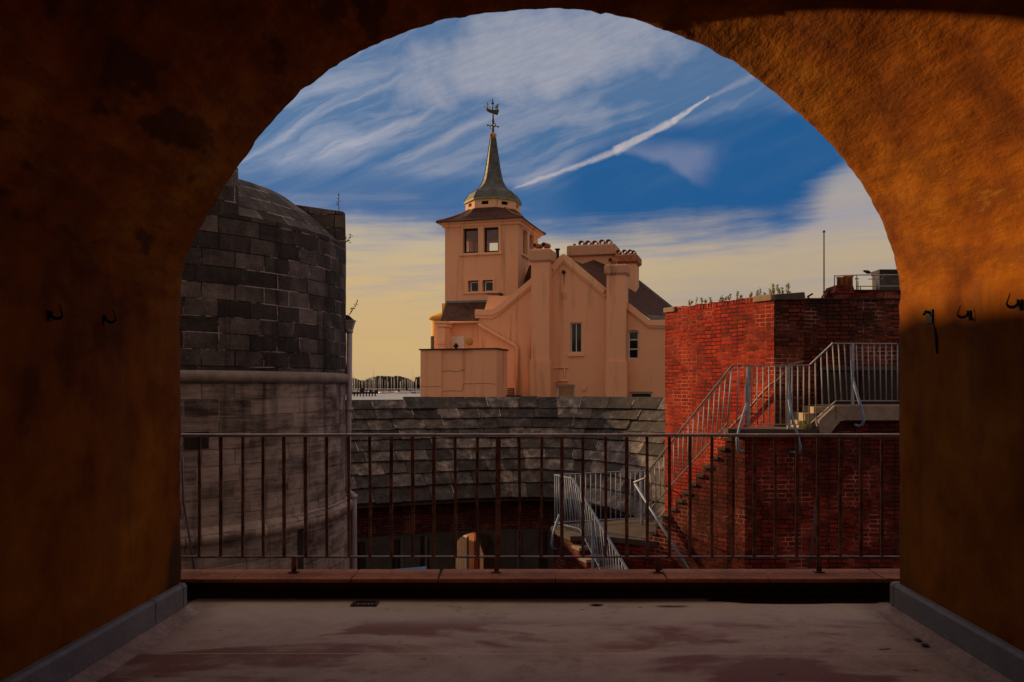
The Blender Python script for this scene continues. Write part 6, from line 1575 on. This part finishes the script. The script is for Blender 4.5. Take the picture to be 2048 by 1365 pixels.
# one sailing boat, then copies
def make_boat(hullmat, label, scale_mast=1.0):
    t = thing('sailing_boat', (0, 0, SEA), label, 'boat', 'sailing boats moored in the marina'); LOC[t.name] = Vector((0, 0, 0))
    m = MB(); st_ = [(-5.2, 1.0, 0.9), (-3.0, 1.5, 0.95), (0, 1.7, 1.0), (3.0, 1.2, 1.15), (5.4, 0.05, 1.4)]
    vs = []
    for x, w, h in st_: vs += [(x, -w, h), (x, -w * 0.75, -0.1), (x, 0, -0.4), (x, w * 0.75, -0.1), (x, w, h)]
    m.add(vs, [(5 * k + q, 5 * k + 5 + q, 5 * k + 6 + q, 5 * k + 1 + q) for k in range(4) for q in range(4)] + [(5 * k, 5 * k + 4, 5 * k + 9, 5 * k + 5) for k in range(4)] + [(0, 1, 2, 3, 4)]); m.build('hull', hullmat, t)
    m = MB(); m.hexa([(-2.2, -1.1, 1.0), (2.4, -0.8, 1.0), (2.4, 0.8, 1.0), (-2.2, 1.1, 1.0)], [(-1.8, -0.9, 1.7), (1.6, -0.6, 1.6), (1.6, 0.6, 1.6), (-1.8, 0.9, 1.7)]); m.build('cabin', 'hull_white', t)
    m = MB(); m.tube([(0.8, 0, 0.5), (0.8, 0, 15.5)], [0.24, 0.17], 6); m.tube([(0.8, -1.0, 9.5), (0.8, 1.0, 9.5)], 0.07, 4); m.build('mast', 'mast_alu', t)
    m = MB(); m.tube([(0.8, 0, 2.0), (-3.6, 0, 2.1)], 0.22, 6); m.build('boom', 'hull_blue', t)
    return t
protos = [make_boat('hull_white', 'small white hulled sailing boat moored among the marina masts'), make_boat('hull_blue', 'small dark blue hulled sailing boat moored among the marina masts'), make_boat('hull_orange', 'small orange hulled sailing boat moored among the marina masts')]
used = [False] * 3
def place(px, Y, s_, kind_, rz, ms=1.0):
    p = protos[kind_]
    if used[kind_]:
        r_ = p.copy(); COL.objects.link(r_)
        for chd in p.children:
            c = chd.copy(); COL.objects.link(c); c.parent = r_
            if chd.name.startswith('mast'): c.scale = (1, 1, ms)
        p = r_
    used[kind_] = True
    p.location = (X(px, Y), Y, SEA); p.rotation_euler = (0, 0, rz); p.scale = (s_, s_, s_)
    return p
k = 0; pxs = []
px = 689.0
while px < 846:
    pxs.append(px); px += rf.uniform(2.2, 4.6)
for px in pxs:
    place(px, rf.uniform(700, 830), rf.uniform(0.8, 1.15), rf.choices([0, 1, 2], [6, 2, 2])[0], rf.uniform(-1.2, 1.2) + (3.14 if rf.random() < .5 else 0), rf.uniform(0.85, 1.12))
place(703, 640, 1.25, 0, 0.3, 1.28); place(822, 730, 1.1, 0, 0.2, 1.35); place(745, 760, 1.1, 0, 0.6, 1.3)
mt_ = [o for o in COL.objects if o.name.startswith('motor')]
for px, nm, lb in ((806, 'motor_boat', 'low white motor boat with a dark blue stripe moored near the low pink wall'), (836, 'motor_boat', 'wide blue motor boat moored nearest to the low pink wall')):
    Yb = 715; t = thing(nm, (X(px, Yb), Yb, SEA), lb, 'boat'); bx_ = X(px, Yb)
    m = MB(); m.hexa([(bx_ - 5, Yb - 1.4, SEA - .2), (bx_ + 4.6, Yb - 1.4, SEA - .2), (bx_ + 4.6, Yb + 1.4, SEA - .2), (bx_ - 5, Yb + 1.4, SEA - .2)], [(bx_ - 6.2, Yb - 1.6, SEA + 1.3), (bx_ + 5, Yb - 1.7, SEA + 1.1), (bx_ + 5, Yb + 1.7, SEA + 1.1), (bx_ - 6.2, Yb + 1.6, SEA + 1.3)]); m.build('hull', 'hull_white' if px < 820 else 'hull_blue', t)
    m = MB(); m.hexa([(bx_ - 3, Yb - 1.2, SEA + 1.2), (bx_ + 3, Yb - 1.2, SEA + 1.2), (bx_ + 3, Yb + 1.2, SEA + 1.2), (bx_ - 3, Yb + 1.2, SEA + 1.2)], [(bx_ - 1.6, Yb - 1, SEA + 2.8), (bx_ + 2.6, Yb - 1, SEA + 2.8), (bx_ + 2.6, Yb + 1, SEA + 2.8), (bx_ - 1.6, Yb + 1, SEA + 2.8)]); m.build('cabin', 'hull_white', t)
